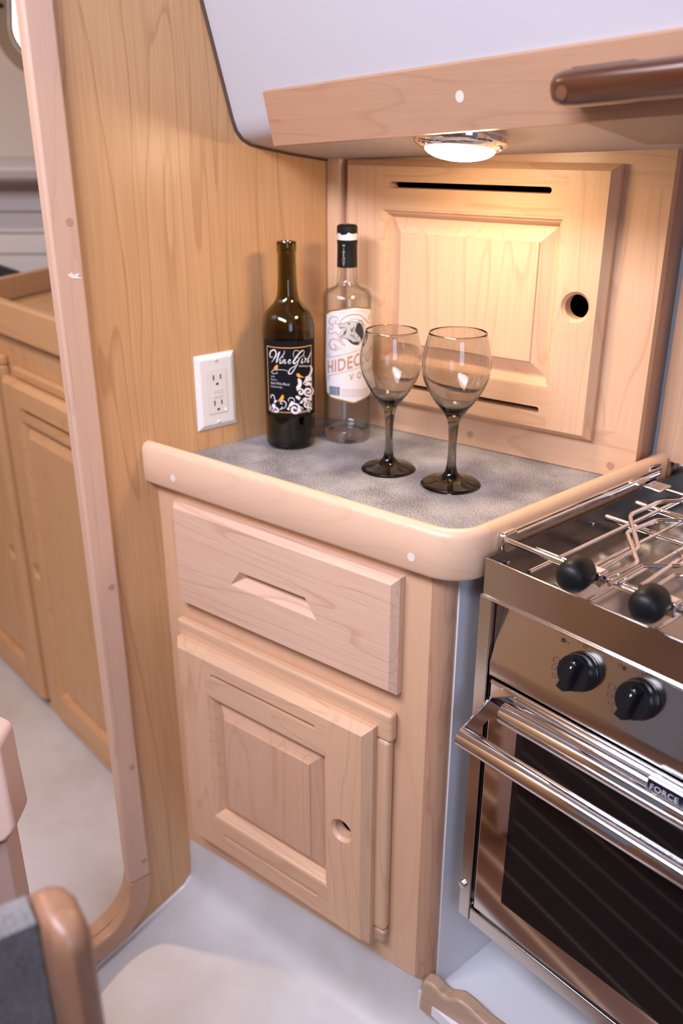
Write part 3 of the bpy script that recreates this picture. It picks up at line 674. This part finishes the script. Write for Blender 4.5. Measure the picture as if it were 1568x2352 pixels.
cp.rings([[(.0152*math.cos(2*math.pi*k/n), .0152*math.sin(2*math.pi*k/n), .3135+jag[k]*.5) for k in range(n)], [(.0152*math.cos(2*math.pi*k/n), .0152*math.sin(2*math.pi*k/n), .3205) for k in range(n)],
          [(.0150*math.cos(2*math.pi*k/n), .0150*math.sin(2*math.pi*k/n), .3235) for k in range(n)], [(.012*math.cos(2*math.pi*k/n), .012*math.sin(2*math.pi*k/n), .3250+.0008*math.sin(k)) for k in range(n)]])
obj('cap', cp, BLACKM, vb, smooth=40)
thv = cylpix((813, 815), VB, .0366)[0]; vr = .0366
thl = cylpix((789, 590), VB, .0150)[0]
for k, chx in enumerate('HIDEOUT'):
    pol = text_polys(chx, .0052); w_ = max(x for P in pol for x, _ in P)
    wrap('seal_letter', [[(x-w_/2, .2960-.0046*k+y-.0005) for x, y in P] for P in pol], .0152, .0004, mat('seal_print', (.55, .53, .48), .5) if k == 0 else bpy.data.materials['seal_print'], sl, th0=thl)
def vl(p):
    th, z = cylpix((740+p[0]/9.408, 690+p[1]/9.408), VB, vr+.0003); return ((th-thv)*vr, z)
half = [vl(p) for p in ((690, 130), (420, 172), (150, 208), (120, 250), (66, 292), (60, 800), (60, 1400), (68, 1965), (110, 2010), (146, 2092), (400, 2170), (660, 2232))]
half[0] = (0, half[0][1]); half[-1] = (0, half[-1][1])
def outline(i):
    """label outline, inset by i"""
    zc = (half[0][1]+half[-1][1])/2
    h = [(min(0, a+(i if a < -.001 else 0)), z-(i if z > zc+.06 else -i if z < zc-.06 else 0)) for a, z in half]
    return h+[(-a, z) for a, z in h[1:-1]][::-1]
def strips(poly, cols=26):
    """vertical strips filling a left/right symmetric outline"""
    xs = sorted(set([a for a, _ in poly])); lo, hi = min(xs), max(xs)
    hf = sorted([(a, z) for a, z in poly])
    top = lambda x: [z for z in (interp(poly, x)) ]
    out = []
    cuts = [lo+(hi-lo)*k/cols for k in range(cols+1)]
    for a, b in zip(cuts, cuts[1:]):
        za = interp(poly, a+1e-6 if a == lo else a); zb = interp(poly, b-1e-6 if b == hi else b)
        out.append([(a, za[0]), (b, zb[0]), (b, zb[1]), (a, za[1])])
    return out
def interp(poly, x):
    zs = []
    for (a, z), (b, y) in zip(poly, poly[1:]+poly[:1]):
        if min(a, b) <= x <= max(a, b) and abs(a-b) > 1e-9: zs.append(z+(y-z)*(x-a)/(b-a))
    return (min(zs), max(zs))
VGOLD = mat('gilt_edge', (.36, .20, .03), .35, .3)
vlab = wrap('label', strips(outline(0)), vr, .0002, VGOLD, vb, th0=thv)
vlab['label'] = 'white label with a gilt edge and a roaring bear head'
wrap('label_face', strips(outline(.0021)), vr, .0003, mat('label_paper', (.72, .68, .69), .5), vlab, th0=thv)
COP = mat('copper_print', (.50, .27, .17), .5); VINK = mat('bear_ink', (.03, .03, .03), .6); FAINT = mat('faint_print', (.60, .49, .46), .5); GLT = mat('gold_print', (.48, .25, .015), .4)
def vprint(name, polys, mt, lift=.00045): return wrap(name, [[vl(p) for p in P] for P in polys], vr, lift, mt, vlab, th0=thv)
orn = []
orn += [stroke([(500, 985), (420, 880), (390, 760), (400, 640)], 8, 22), stroke([(510, 480), (600, 420), (700, 400), (800, 420), (890, 500), (935, 620), (935, 740)], 6, 14)]
orn += [stroke([(380, 460), (450, 390), (560, 325), (690, 305), (820, 320), (900, 390), (980, 470), (1040, 480)], 14, 26)]
orn += [stroke([(400, 500), (330, 510), (270, 500), (280, 450), (320, 455)], 10, 16), stroke([(340, 450), (340, 390), (270, 350), (190, 365), (150, 440), (165, 510), (210, 530), (225, 500), (195, 490)], 9, 18)]
orn += [stroke([(240, 520), (225, 600), (180, 625), (165, 590)], 9, 16), stroke([(160, 570), (125, 640), (150, 715), (215, 715), (270, 690), (330, 730), (360, 820), (400, 930), (500, 990)], 9, 18)]
orn += [stroke([(390, 900), (310, 850), (220, 835), (160, 890), (160, 990), (210, 1060), (280, 1050), (300, 990), (265, 950), (230, 965)], 10, 24), stroke([(260, 1100), (330, 1060), (350, 1000)], 6, 12), stroke([(340, 1050), (400, 1040), (440, 1060)], 6, 10)]
orn += [stroke([(990, 420), (1010, 340), (1060, 330)], 10, 14)]
orn += [stroke([(150, 1190), (150, 1165), (115, 1175), (125, 1220), (300, 1205), (500, 1160), (840, 1060)], 8, 12), stroke([(160, 1680), (150, 1710), (118, 1690), (125, 1640), (180, 1620), (500, 1540), (820, 1445)], 8, 12)]
for q_ in orn: vprint('ornament', q_, COP)
bear = [(360, 520), (375, 487), (420, 490), (500, 488), (560, 468), (640, 450), (740, 470), (790, 440), (840, 430), (870, 475), (885, 600), (890, 750), (850, 850), (780, 950), (700, 955), (610, 910), (560, 850), (500, 822), (440, 812), (405, 772), (430, 762), (480, 742), (508, 690), (518, 620), (480, 582), (420, 582), (378, 602), (360, 570), (360, 520)]
Bk = stroke(bear, 7, 10, 3)
Bk += [[(745, 500), (800, 475), (850, 525), (880, 640), (882, 790), (840, 860), (815, 790), (790, 760), (760, 740), (710, 650), (745, 560)], [(525, 815), (600, 855), (660, 895), (770, 900), (770, 948), (690, 955), (612, 915), (545, 850)], [(540, 492), (612, 488), (580, 530)], [(385, 590), (440, 585), (425, 605), (400, 610)], [(450, 730), (490, 660), (500, 620), (512, 690), (480, 735)]]
vprint('bear_head', [bear[:-1]], mat('bear_grey', (.52, .50, .49), .5), .00042)
random.seed(3)
for k in range(90):
    x = random.uniform(560, 870); y = random.uniform(480, 930)
    if (x-740)**2/150**2+(y-720)**2/220**2 < 1: Bk += stroke([(x, y), (x+random.uniform(-12, 22), y+random.uniform(40, 80))], 3, 12, 3)
vprint('bear_emblem', Bk, VINK, .0005)
# slanted name
pol = text_polys('HIDEOUT', 1.0, 0, 1.08, 1.0, .022); wmx = max(x for P in pol for x, _ in P)
(a0, zz0) = vl((112, 1565)); (a1, zz1) = vl((720, 1425)); (_, zt) = vl((112, 1300))
slp = (zz1-zz0)/(a1-a0); full = (a1-a0)/.565; hz = (zt-zz0)/.72
wrap('name_lettering', [[(a0+x/wmx*full, zz0+y*hz+slp*x/wmx*full) for x, y in P] for P in pol], vr, .0005, COP, vlab, th0=thv)
G_ = []
(b0_, bz) = vl((590, 1730)); (b1_, bz1) = vl((830, 1670))
pol = text_polys('V O D K A', 1.0, 0, 1.3, 1.0, .02); wmx = max(x for P in pol for x, _ in P)
wrap('gold_lettering', [[(b0_+x/wmx*.056, bz+y*.0135+(bz1-bz)/(b1_-b0_)*x/wmx*.056) for x, y in P] for P in pol], vr, .0005, GLT, vlab, th0=thv)
pol = text_polys('MADE IN CALIFORNIA', 1.0, 0, 1.1); wmx = max(x for P in pol for x, _ in P); tz = vl((690, 250))[1]
wrap('arched_lettering', [[((x/wmx-.5)*.044, tz+y*.0042-.0035*((x/wmx-.5)*2)**2) for x, y in P] for P in pol], vr, .0005, FAINT, vlab, th0=thv)
random.seed(5)
BC = []; x = 152
while x < 372:
    w_ = random.choice((4, 7, 10)); BC.append([(x, 1845+(x-152)*.13), (x+w_, 1845+(x-152+w_)*.13), (x+w_, 2035+(x-152+w_)*.12), (x, 2035+(x-152)*.12)]); x += w_+random.choice((3, 5))
vprint('barcode', BC, mat('barcode_ink', (.09, .11, .15), .5), .0005)
FL = []
for k in range(7):
    y = 1890+k*26; FL.append([(420, y+20), (980, y-10), (980, y), (420, y+30)])
vprint('fine_print', FL, FAINT, .0005)

# ---------------- wine glasses
gp = [(0, .0004), (.0372, .0), (.0385, .0014), (.0378, .0034), (.030, .0055), (.0185, .0085), (.0115, .0135), (.0078, .020), (.0062, .030), (.0055, .045), (.0056, .060), (.0068, .078), (.0095, .092), (.0160, .102), (.029, .119), (.0400, .140), (.0437, .155), (.0443, .164), (.0430, .178), (.0392, .1945), (.0366, .2035),
      (.0361, .2044), (.0354, .2035), (.0380, .1945), (.0418, .178), (.0431, .164), (.0425, .155), (.0387, .141), (.0274, .1205), (.0150, .1065), (.006, .1035), (0, .103)]
def smoothprof(p, n=3):
    q = spline(p, n); return [(max(0, a), b) for a, b in q]
gm = MB().lathe(smoothprof(gp[:21])+gp[21:22]+smoothprof(gp[22:]), 64).mesh('wine_glass')
for g, (c, s, lb) in enumerate((((.2491, .1736), .975, 'smoked grey wine glass standing beside the white-labelled bottle'), ((.3496, .196), 1.03, 'smoked grey wine glass standing farthest from the two bottles'))):
    o = link('wine_glass', gm, SMOKE, None, loc=(c[0], c[1], .0004), smooth=60); o.scale = (s, s, s if g else .985)
    tag(o, lb, 'wine glass', 'smoked wine glasses on the counter')

# ================================================================== STOVE
sv = root('gas_stove', (.54, .046, -.54), 'polished stainless marine gas stove with a black glass oven door', 'stove')
SZ = (0, 0, .54); SW = .50
def sp(name, mb, m_, parent=sv, **k):
    return obj(name, mb, m_, parent, loc=SZ if parent is sv else (0, 0, 0), **k)
# cooktop tray: walls and floor
sp('tray_front', MB().box(0, SW, 0, .0025, -.041, .005), BRUSH, bevel=.0008)
sp('tray_side', MB().box(0, .0025, .0025, .385, -.041, .005), TRAY); sp('tray_side', MB().box(SW-.0025, SW, .0025, .385, -.041, .005), BRUSH)
sp('tray_back', MB().box(0, SW, .385, .3875, -.041, .030), BRUSH)
sp('tray_floor', MB().box(.0025, SW-.0025, .0025, .385, -.030, -.026), TRAY)
for x, y in ((.0028, .036), (.0028, .205)):
    s_ = sp('screw', MB().lathe([(0, 0), (.003, 0), (.003, .0025), (.0015, .004), (0, .004)], 12), STEEL); s_.location = (x, y, .54-.012); s_.rotation_euler = (0, math.pi/2, 0)
sp('tray_hem', xcyl(.001, SW-.001, -.0006, -.0422, .0024, 14), CHROME, smooth=60)
# burners
for k, (x, y, r) in enumerate(((.300, .075, .048), (.215, .245, .036), (.40, .25, .036))):
    b = sp('burner', MB().lathe([(0, -.026), (r+.012, -.026), (r+.010, -.020), (r, -.017), (r*.9, -.012), (0, -.012)], 40, c=(x, y, 0)), STEEL, smooth=35)
    obj('burner_cap', MB().lathe([(0, -.012), (r*.82, -.012), (r*.82, -.006), (r*.7, -.003), (0, -.003)], 40, c=(x, y, 0)), BLACKM, b, smooth=35)
# pan supports (grate) inside the tray
g = sp('grate', MB().tube([(.052, .012, .002), (.052, .375, .002)], .0028, 8), STEEL, smooth=60)
for x in (.090, .132, .210, .30, .40): obj('grate_bar', MB().tube([(x, .008, .002), (x, .375, .002)], .0024, 8), STEEL, g, smooth=60)
for y, r in ((.282, .0045), (.213, .0042), (.070, .0032), (.355, .003)): obj('grate_bar', MB().tube([(.018, y, .0), (SW-.02, y, .0)], r, 8), STEEL, g, smooth=60)
# fiddle rail round the top
rl = sp('fiddle_rail', MB().tube([(.0, .36, .020), (0, .028, .020), (SW, .028, .020), (SW, .36, .020)], .0033, 10, bend=.010), CHROME, smooth=60)
obj('side_bar', MB().box(-.0018, .0018, .04, .365, .014, .0255), BRUSH, rl)
obj('bracket', MB().prism([(.030, .000), (.052, .000), (.052, .0265), (.030, .0265), (.026, .020), (.026, .008)], -.0062, .004, 'x'), BRUSH, rl, bevel=.003)
obj('bracket', MB().prism([(.325, -.015), (.360, -.015), (.372, .028), (.350, .031)], -.0062, -.0045, 'x'), STEEL, rl)
obj('rear_clip', MB().box(.004, .030, .315, .345, .010, .013), BRUSH, rl, bevel=.002)
# pot clamps
def clamp(x, y, z, arms):
    c = sp('pot_clamp', MB().tube([(*arms[0][0], .026)]+[(a, b, .028) for a, b in arms[0][1:]], .0027, 8, bend=.006), CHROME, smooth=60)
    for a in arms[1:]: obj('clamp_arm', MB().tube([(p, q, .028) for p, q in a], .0027, 8, bend=.006), CHROME, c, smooth=60)
    obj('clamp_block', MB().box(x-.010, x+.016, .018, .034, .013, .030), CHROME, c, bevel=.003)
    kn = [(0, -.019), (.006, -.0185), (.0115, -.0165), (.0152, -.013), (.0172, -.008), (.0178, -.002), (.0176, .012), (.0150, .0175), (.008, .019), (0, .019)]
    k = obj('clamp_knob', MB().lathe(kn, 32), BLACKM, c, smooth=35); k.location = (x, y, z); k.rotation_euler = (math.radians(-90), 0, math.radians(8))
    return c
clamp(.1205, -.004, .0310, [[(.126, .027), (.125, .104), (.122, .111), (.071, .176), (.067, .186), (.068, .244), (.085, .271), (.13, .275)], [(.142, .017), (.145, .069), (.142, .077), (.095, .132), (.093, .14), (.097, .191), (.118, .214), (.16, .214)]])
clamp(.2045, -.004, .0315, [[(.151, .012), (.152, .072), (.155, .076), (.177, .10), (.176, .112), (.168, .125)], [(.176, .029), (.170, .11), (.172, .118), (.20, .14)], [(.187, .033), (.185, .077), (.191, .084), (.23, .10)]])
# frame: side posts, rails
for x0 in (-.0035, SW-.016):
    p = sp('side_post', MB().box(x0, x0+.0185, -.001, .006, -.537, -.0415), BRUSH, bevel=.0012)
    obj('post_bolt', cyl(x0+.005, -.0045, 0, -.481, .0055, 20), CHROME, p, bevel=.001)
sp('post_return', MB().box(.0135, .015, .006, .030, -.53, -.0415), STEEL)
sp('bottom_rail', MB().box(.0155, SW-.017, -.0005, .016, -.5385, -.5145), BRUSH, bevel=.0015)
sp('oven_box', MB().box(.016, SW-.016, .030, .37, -.520, -.0415), DARK)
sp('panel_cheek', MB().prism([(.006, -.0415), (.024, -.0415), (.006, -.128)], .0165, .0175, 'x'), STEEL)
# control panel, leaning
cpm = MB().rings([[(x, y, z) for y, z in ((.0215, -.043), (.0205, -.048), (.0005, -.119), (-.0015, -.125), (-.0005, -.1425), (.02, -.1425), (.030, -.06))] for x in (.0175, SW-.018)])
cpn = sp('control_panel', cpm, BRUSH, bevel=.0015)
ANG = math.radians(-15.7)
def on_panel(x, z): return (x, .0205-(-.048-z)*(.020/.071), z)
kb = [(.0, 0), (.0215, 0), (.0218, .003), (.0205, .006), (.0198, .0065), (.0200, .014), (.0192, .0165), (0, .0165)]
for x, z in ((.1330, -.0850), (.2035, -.0832), (.28, -.083), (.35, -.083)):
    k = sp('control_knob', MB().lathe(kb, 40), BLACK, smooth=30)
    q = on_panel(x, z); k.location = (q[0], q[1]-.001, q[2]+.54); k.rotation_euler = (math.radians(90)+ANG, 0, 0)
    gr = MB()   # the raised grip, a tapering bar across the face
    gr.rings([[(a*math.cos(t)-b*math.sin(t), a*math.sin(t)+b*math.cos(t), c) for a, b in pl_ for t in (math.radians(-14),)] for pl_, c in
              (([(-.0082, -.0188), (.0082, -.0188), (.0062, .0180), (-.0062, .0180)], .0160), ([(-.0050, -.0195), (.0050, -.0195), (.0035, .0150), (-.0035, .0150)], .0275))])
    obj('grip', gr, BLACK, k, bevel=.0012)
    obj('pointer', MB().add([(x_*math.cos(math.radians(-14))-y_*math.sin(math.radians(-14)), x_*math.sin(math.radians(-14))+y_*math.cos(math.radians(-14)), z_) for x_, y_, z_ in ((-.0006, .0080, .0278), (.0006, .0080, .0278), (.0006, .0158, .0268), (-.0006, .0158, .0268), (-.0006, .0080, .027), (.0006, .0080, .027), (.0006, .0158, .0256), (-.0006, .0158, .0256))], [(0, 1, 2, 3), (4, 7, 6, 5), (0, 4, 5, 1), (1, 5, 6, 2), (2, 6, 7, 3), (3, 7, 4, 0)]), mat('pointer_white', (.9, .92, .95), .5) if x < .14 else bpy.data.materials['pointer_white'], k, label='white pointer line')
MARK = mat('etched_mark', (.05, .03, .025), .5)
def ring_mark(x, z, r, fill=False):
    n = 20; q = on_panel(x, z)
    mb = MB(); a = [(r*math.cos(2*math.pi*i/n), r*math.sin(2*math.pi*i/n)) for i in range(n)]
    P = lambda u, v, h: (x+u, q[1]+v*.271-h*.963-.0002, q[2]+v*.963+h*.271)
    if fill: mb.rings([[P(u, v, h) for u, v in a] for h in (0, .0003)])
    else:
        mb.rings([[P(u*s, v*s, h) for u, v in a] for s, h in ((1, 0), (1, .0003), (.84, .0003), (.84, 0))], cap0=False, cap1=False)
    sp('burner_mark', mb, MARK, cpn)
for x, z, r, f in ((.1025, -.0632, .0026, True), (.1078, -.0640, .0019, False), (.1295, -.0590, .0022, False), (.1730, -.0622, .0023, False), (.1782, -.0626, .0022, True), (.2000, -.0581, .0024, False),
                   (.1010, -.0868, .0042, False), (.1005, -.0950, .0032, False), (.1030, -.1030, .0028, False), (.1710, -.0858, .0042, False), (.1712, -.0945, .0032, False), (.1745, -.1024, .0027, False), (.1800, -.1085, .0022, False)):
    ring_mark(x, z, r, f)
# oven door
DX0, DX1 = .0225, SW-.022
od = sp('oven_door', MB().box(DX0, DX1, -.003, .018, -.5055, -.1465), STEEL, bevel=.0025)
obj('top_edge', xcyl(DX0+.001, DX1-.001, -.0010, -.1478, .0030, 14), CHROME, od, smooth=60)
obj('window', MB().box(.0675, DX1-.045, -.0042, -.0028, -.4605, -.1870), OVENGLASS, od, label='black glass oven window')
ro_ = MB(); n = 16
ro_.rings([[(x, -.002-.0125*math.sin(math.pi*k/n), -.1810+.0135*math.cos(math.pi*k/n)) for k in range(n+1)]+[(x, -.002, -.1810)] for x in (.0450, DX1-.025)])
roll = obj('roll_moulding', ro_, CHROME, od, smooth=50, label='rounded chrome moulding across the oven door')
hd = obj('handle', xcyl(.0235, DX1-.002, -.0500, -.2025, .0122, 32), CHROME, od, smooth=50, label='polished tubular oven handle')
for x in (.0230, DX1-.0065):
    obj('handle_end', MB().prism([(-.0585, -.194), (-.0622, -.2025), (-.0585, -.211), (-.05, -.2147), (-.002, -.200), (.006, -.196), (.006, -.169), (.0, -.168), (-.052, -.1903)], x, x+.003, 'x'), CHROME, hd, bevel=.001)
bd = obj('badge', MB().box(.2370, .3000, -.0155, -.0095, -.1635, -.1470), CHROME, od, bevel=.0015)
obj('badge_field', MB().box(.2383, .2987, -.0161, -.0150, -.1623, -.1482), mat('badge_blue_black', (.004, .004, .018), .15), bd)
tp = text_polys('FORCE 10', .0098, 0, 1.05, 1.0)
tm = MB()
for P in tp:
    n = len(P); tm.add([(.2412+x, -.0166, -.1586+y) for x, y in P], [tuple(range(n))])
obj('badge_lettering', tm, mat('badge_silver', (.82, .86, .90), .25, .6), bd)

# ================================================================== FORWARD CABIN
FY = -.009; FZ = -.835
fcab = root('forward_cabinet', (-.03, FY, FZ), 'orange maple cabinet with two tall doors seen through the doorway', 'cabinet')
loc = (.03, 0, -FZ)
obj('face_panel', MB().box(-1.45, -.03, 0, .02, FZ+.001, .0830), WFWD, fcab, loc=loc)
fpn = COL.objects[-1] if False else [o for o in fcab.children if o.name.startswith('face_panel')][0]
cut(fpn, MB().box(-.615, -.29, -.01, .03, -.77, -.035), MB().box(-1.05, -.702, -.01, .03, -.79, -.02))
obj('carcass', MB().box(-1.45, -.03, .30, .31, FZ+.001, .083).box(-.68, -.67, .02, .30, FZ+.001, .083).box(-1.45, -1.44, .02, .30, FZ+.001, .083), WFWD, fcab, loc=loc)
FM = (WFWD, WFWX, WFWD)
fd = make_door(fcab, 'door', -.647, -.26, -.800, -.010, -.012, .020, .058, .058, .062, .062, .010, (-.568, -.33, -.052, .010), (-.54, -.33, -.786, .006), (-.612, -.424, .015), FM, -FZ); fd.location.x = .03
fd = make_door(fcab, 'door', -1.08, -.716, -.800, .000, -.012, .020, .058, .058, .062, .062, .010, None, (-1.0, -.80, -.786, .006), (-.742, -.424, .015), FM, -FZ); fd.location.x = .03
obj('top_strip', MB().box(-.628, -.24, -.016, 0, .001, .023), WFWX, fcab, loc=loc, bevel=.006)
obj('top_strip', MB().box(-1.1, -.678, -.016, 0, .013, .035), WFWX, fcab, loc=loc, bevel=.006)
obj('side_strip', MB().box(-.700, -.678, -.016, 0, -.805, .013), WFWD, fcab, loc=loc, bevel=.006)
fct = root('forward_counter', (-.5, FY, .092), 'maple forward cabin counter with a raised wooden edge', 'counter')
P = lambda x, y: (x+.5, y-FY)
def zp(p, z):
    d = ray(p); t = (z-CAM.z)/d.z; return CAM+d*t
a = zp((0, 640), .162); b = zp((108, 617), .162); dr_ = (b-a).normalized(); a = a-dr_*.03; b = b+dr_*.22; nn = Vector((dr_.y, -dr_.x, 0))
obj('surface', MB().prism([P(-.03, FY), P(a.x, FY), P(a.x, a.y), P(b.x, b.y), P(-.03, b.y)], .001, .02), WFWX, fct)
obj('far_surface', MB().prism([P(a.x-.001, FY), P(-1.44, FY), P(-1.44, -.0), P(b.x-.02, b.y-.03), P(a.x-.001, a.y)], .001, .02), WFWX, fct)
obj('front_fiddle', MB().box(a.x+.46, .47, -.022, 0, -.008, .060), WFWX, fct, bevel=.006)
obj('end_fiddle', MB().prism([P(q.x, q.y) for q in (a, b, b-nn*.02, a-nn*.02)], .02, .070), WFWX, fct, bevel=.004)
hz = ray((4, 620)); hz.z = 0; bl = zp((4, 624), .164)+hz.normalized()*.09
def top_at(p):
    d = ray(p); q = Vector((bl.x, bl.y, 0)); t = ((q-CAM).xy.dot(d.xy))/d.xy.dot(d.xy); return CAM.z+d.z*t-.1125
h0, h1 = top_at((0, 606)), top_at((34, 624))
bk = obj('black_bag', MB().rings([[(x, y, z) for y, z in ((-.03, 0), (.03, 0), (.024, h), (-.024, h))] for x, h in ((-.20, h0*1.1), (-.02, h0), (.036, h1), (.042, h1*.6))]), BLACKM, loc=(bl.x, bl.y, .1125), rz=math.atan2(RGT.y, RGT.x), bevel=.006)
tag(bk, 'small black bag standing behind the wooden end board of the forward counter', 'bag')
# portlight in the forward cabin
pw = bpy.data.objects.new('window_1', None); COL.objects.link(pw); pw['kind'] = 'structure'; pw['label'] = 'steel framed portlight high in the forward cabin'; pw['category'] = 'window'
# it sits on the leaning cream liner
wn = Vector((-.7538, .6571, 0)); wo = Vector((-1.30, .30, .39)); lean = .30/.66
nrm_w = (wn+Vector((0, 0, lean))).normalized()      # plane: wn.(p-wo) + lean*(z-.39) = -.02
d = ray((118, -75)); t = ((wo+wn*-.03-CAM).dot(wn)+lean*(.39-CAM.z))/(d.dot(wn)+lean*d.z)
pc_ = CAM+d*t; sw = (pc_-CAM).dot(FWD)/F_PX
pw.matrix_world = Matrix.Translation(pc_+Vector((0, 0, ZC))) @ Matrix.Rotation(RH, 4, 'Z') @ Matrix.Rotation(math.atan(lean), 4, 'X') @ Matrix.Rotation(math.radians(14), 4, 'Y')
def ovr(w_, h_, r, n=8):
    return arc(w_-r, h_-r, r, 0, 90, n)+arc(-w_+r, h_-r, r, 90, 180, n)+arc(-w_+r, -h_+r, r, 180, 270, n)+arc(w_-r, -h_+r, r, 270, 360, n)
def ringmesh(o, i, y0, y1):
    return MB().rings([[(x, y, z) for x, z in q] for q, y in ((o, y0), (o, y1), (i, y1), (i, y0), (o, y0))], cap0=False, cap1=False)
obj('frame', ringmesh(ovr(128*sw, 250*sw, 95*sw), ovr(95*sw, 217*sw, 70*sw), -.014, .010), BRUSH, pw, bevel=.002)
obj('inner_rim', ringmesh(ovr(95*sw, 217*sw, 70*sw), ovr(86*sw, 208*sw, 62*sw), -.008, .010), CHROME, pw)
obj('pane', MB().prism(ovr(88*sw, 210*sw, 64*sw), .002, .005, 'y'), emit('daylit_pane', (.75, .85, 1.0), 2.4), pw, label='bright daylit glass pane')
for s in (-1, 1): obj('screw', cyl(s*111*sw, -.016, -.012, -.10, .006, 12), DARK, pw)
dome('dome_lamp', (-1.0, -.75, 1.035), 'round dome lamp on the forward cabin headliner', Matrix.Identity(4), LENS2)

# ================================================================== FOREGROUND
pt = root('partition', (.63, -.54, -.90), 'low dark grey laminate partition with a rounded maple edge', 'partition')
q = (0, 0, .90)
# panel plane runs towards the picture's left; built along its own direction
pd = Vector((-.15, -.99, 0)).normalized(); pnm = Vector((pd.y, -pd.x, 0))
O = Vector((.641-.63, -.5334+.54, 0))
def pq(a, b): v = O+pd*a+pnm*b; return (v.x, v.y)
obj('laminate_panel', MB().prism([pq(0, 0), pq(.5, 0), pq(.5, .029), pq(0, .029)], -.88, -.049), LAMFG, pt, loc=q, bevel=.0015)
eg = [pq(a, b) for a, b in ((.001, -.012), (.001, .034), (-.016, .034), (-.028, .026), (-.034, .010), (-.034, -.018), (-.028, -.034), (-.014, -.040), (-.004, -.030))]
def scaled(k, z): 
    c = Vector(pq(-.010, .002)); k = k*.88; return [((x-c.x)*k+c.x, (y-c.y)*k+c.y, z) for x, y in eg]
obj('edge_trim', MB().rings([scaled(1, -.88), scaled(1, -.074), scaled(.97, -.059), scaled(.88, -.049), scaled(.7, -.043), scaled(.4, -.040)]), WFG, pt, loc=q, smooth=60)
# wooden post end at the picture's edge
po = root('settee_post', (.22, -.46, -.90), 'pale rounded wooden post end beside the doorway', 'post')
def lpq(p): v = CAM+ray(p)*1.0; return v
hx = [lpq(p) for p in ((-250, 1600), (-4, 1715), (12, 1800), (33, 1900), (30, 1918), (12, 1936), (-250, 2040))]
rv = RGT
hd_ = MB(); dep = Vector((-.754, .657, 0))*.05
hd_.rings([[tuple(v+dep*k-Vector((.22, -.46, 0))) for v in hx] for k in (0, 1)])
obj('rounded_head', hd_, mat('post_wood', (.60, .42, .35), .5), po, loc=(0, 0, .90), bevel=.006)
c0_ = lpq((12, 1936)); e0 = Vector((c0_.x-.22, c0_.y+.46, 0))
sh = [e0+RGT*k+dep*j for k, j in ((0, .1), (-.10, .1), (-.10, .8), (0, .8))]
obj('shaft', MB().prism([(v.x, v.y) for v in sh], -.88, c0_.z+.004), bpy.data.materials['post_wood'], po, loc=(0, 0, .90), bevel=.004)
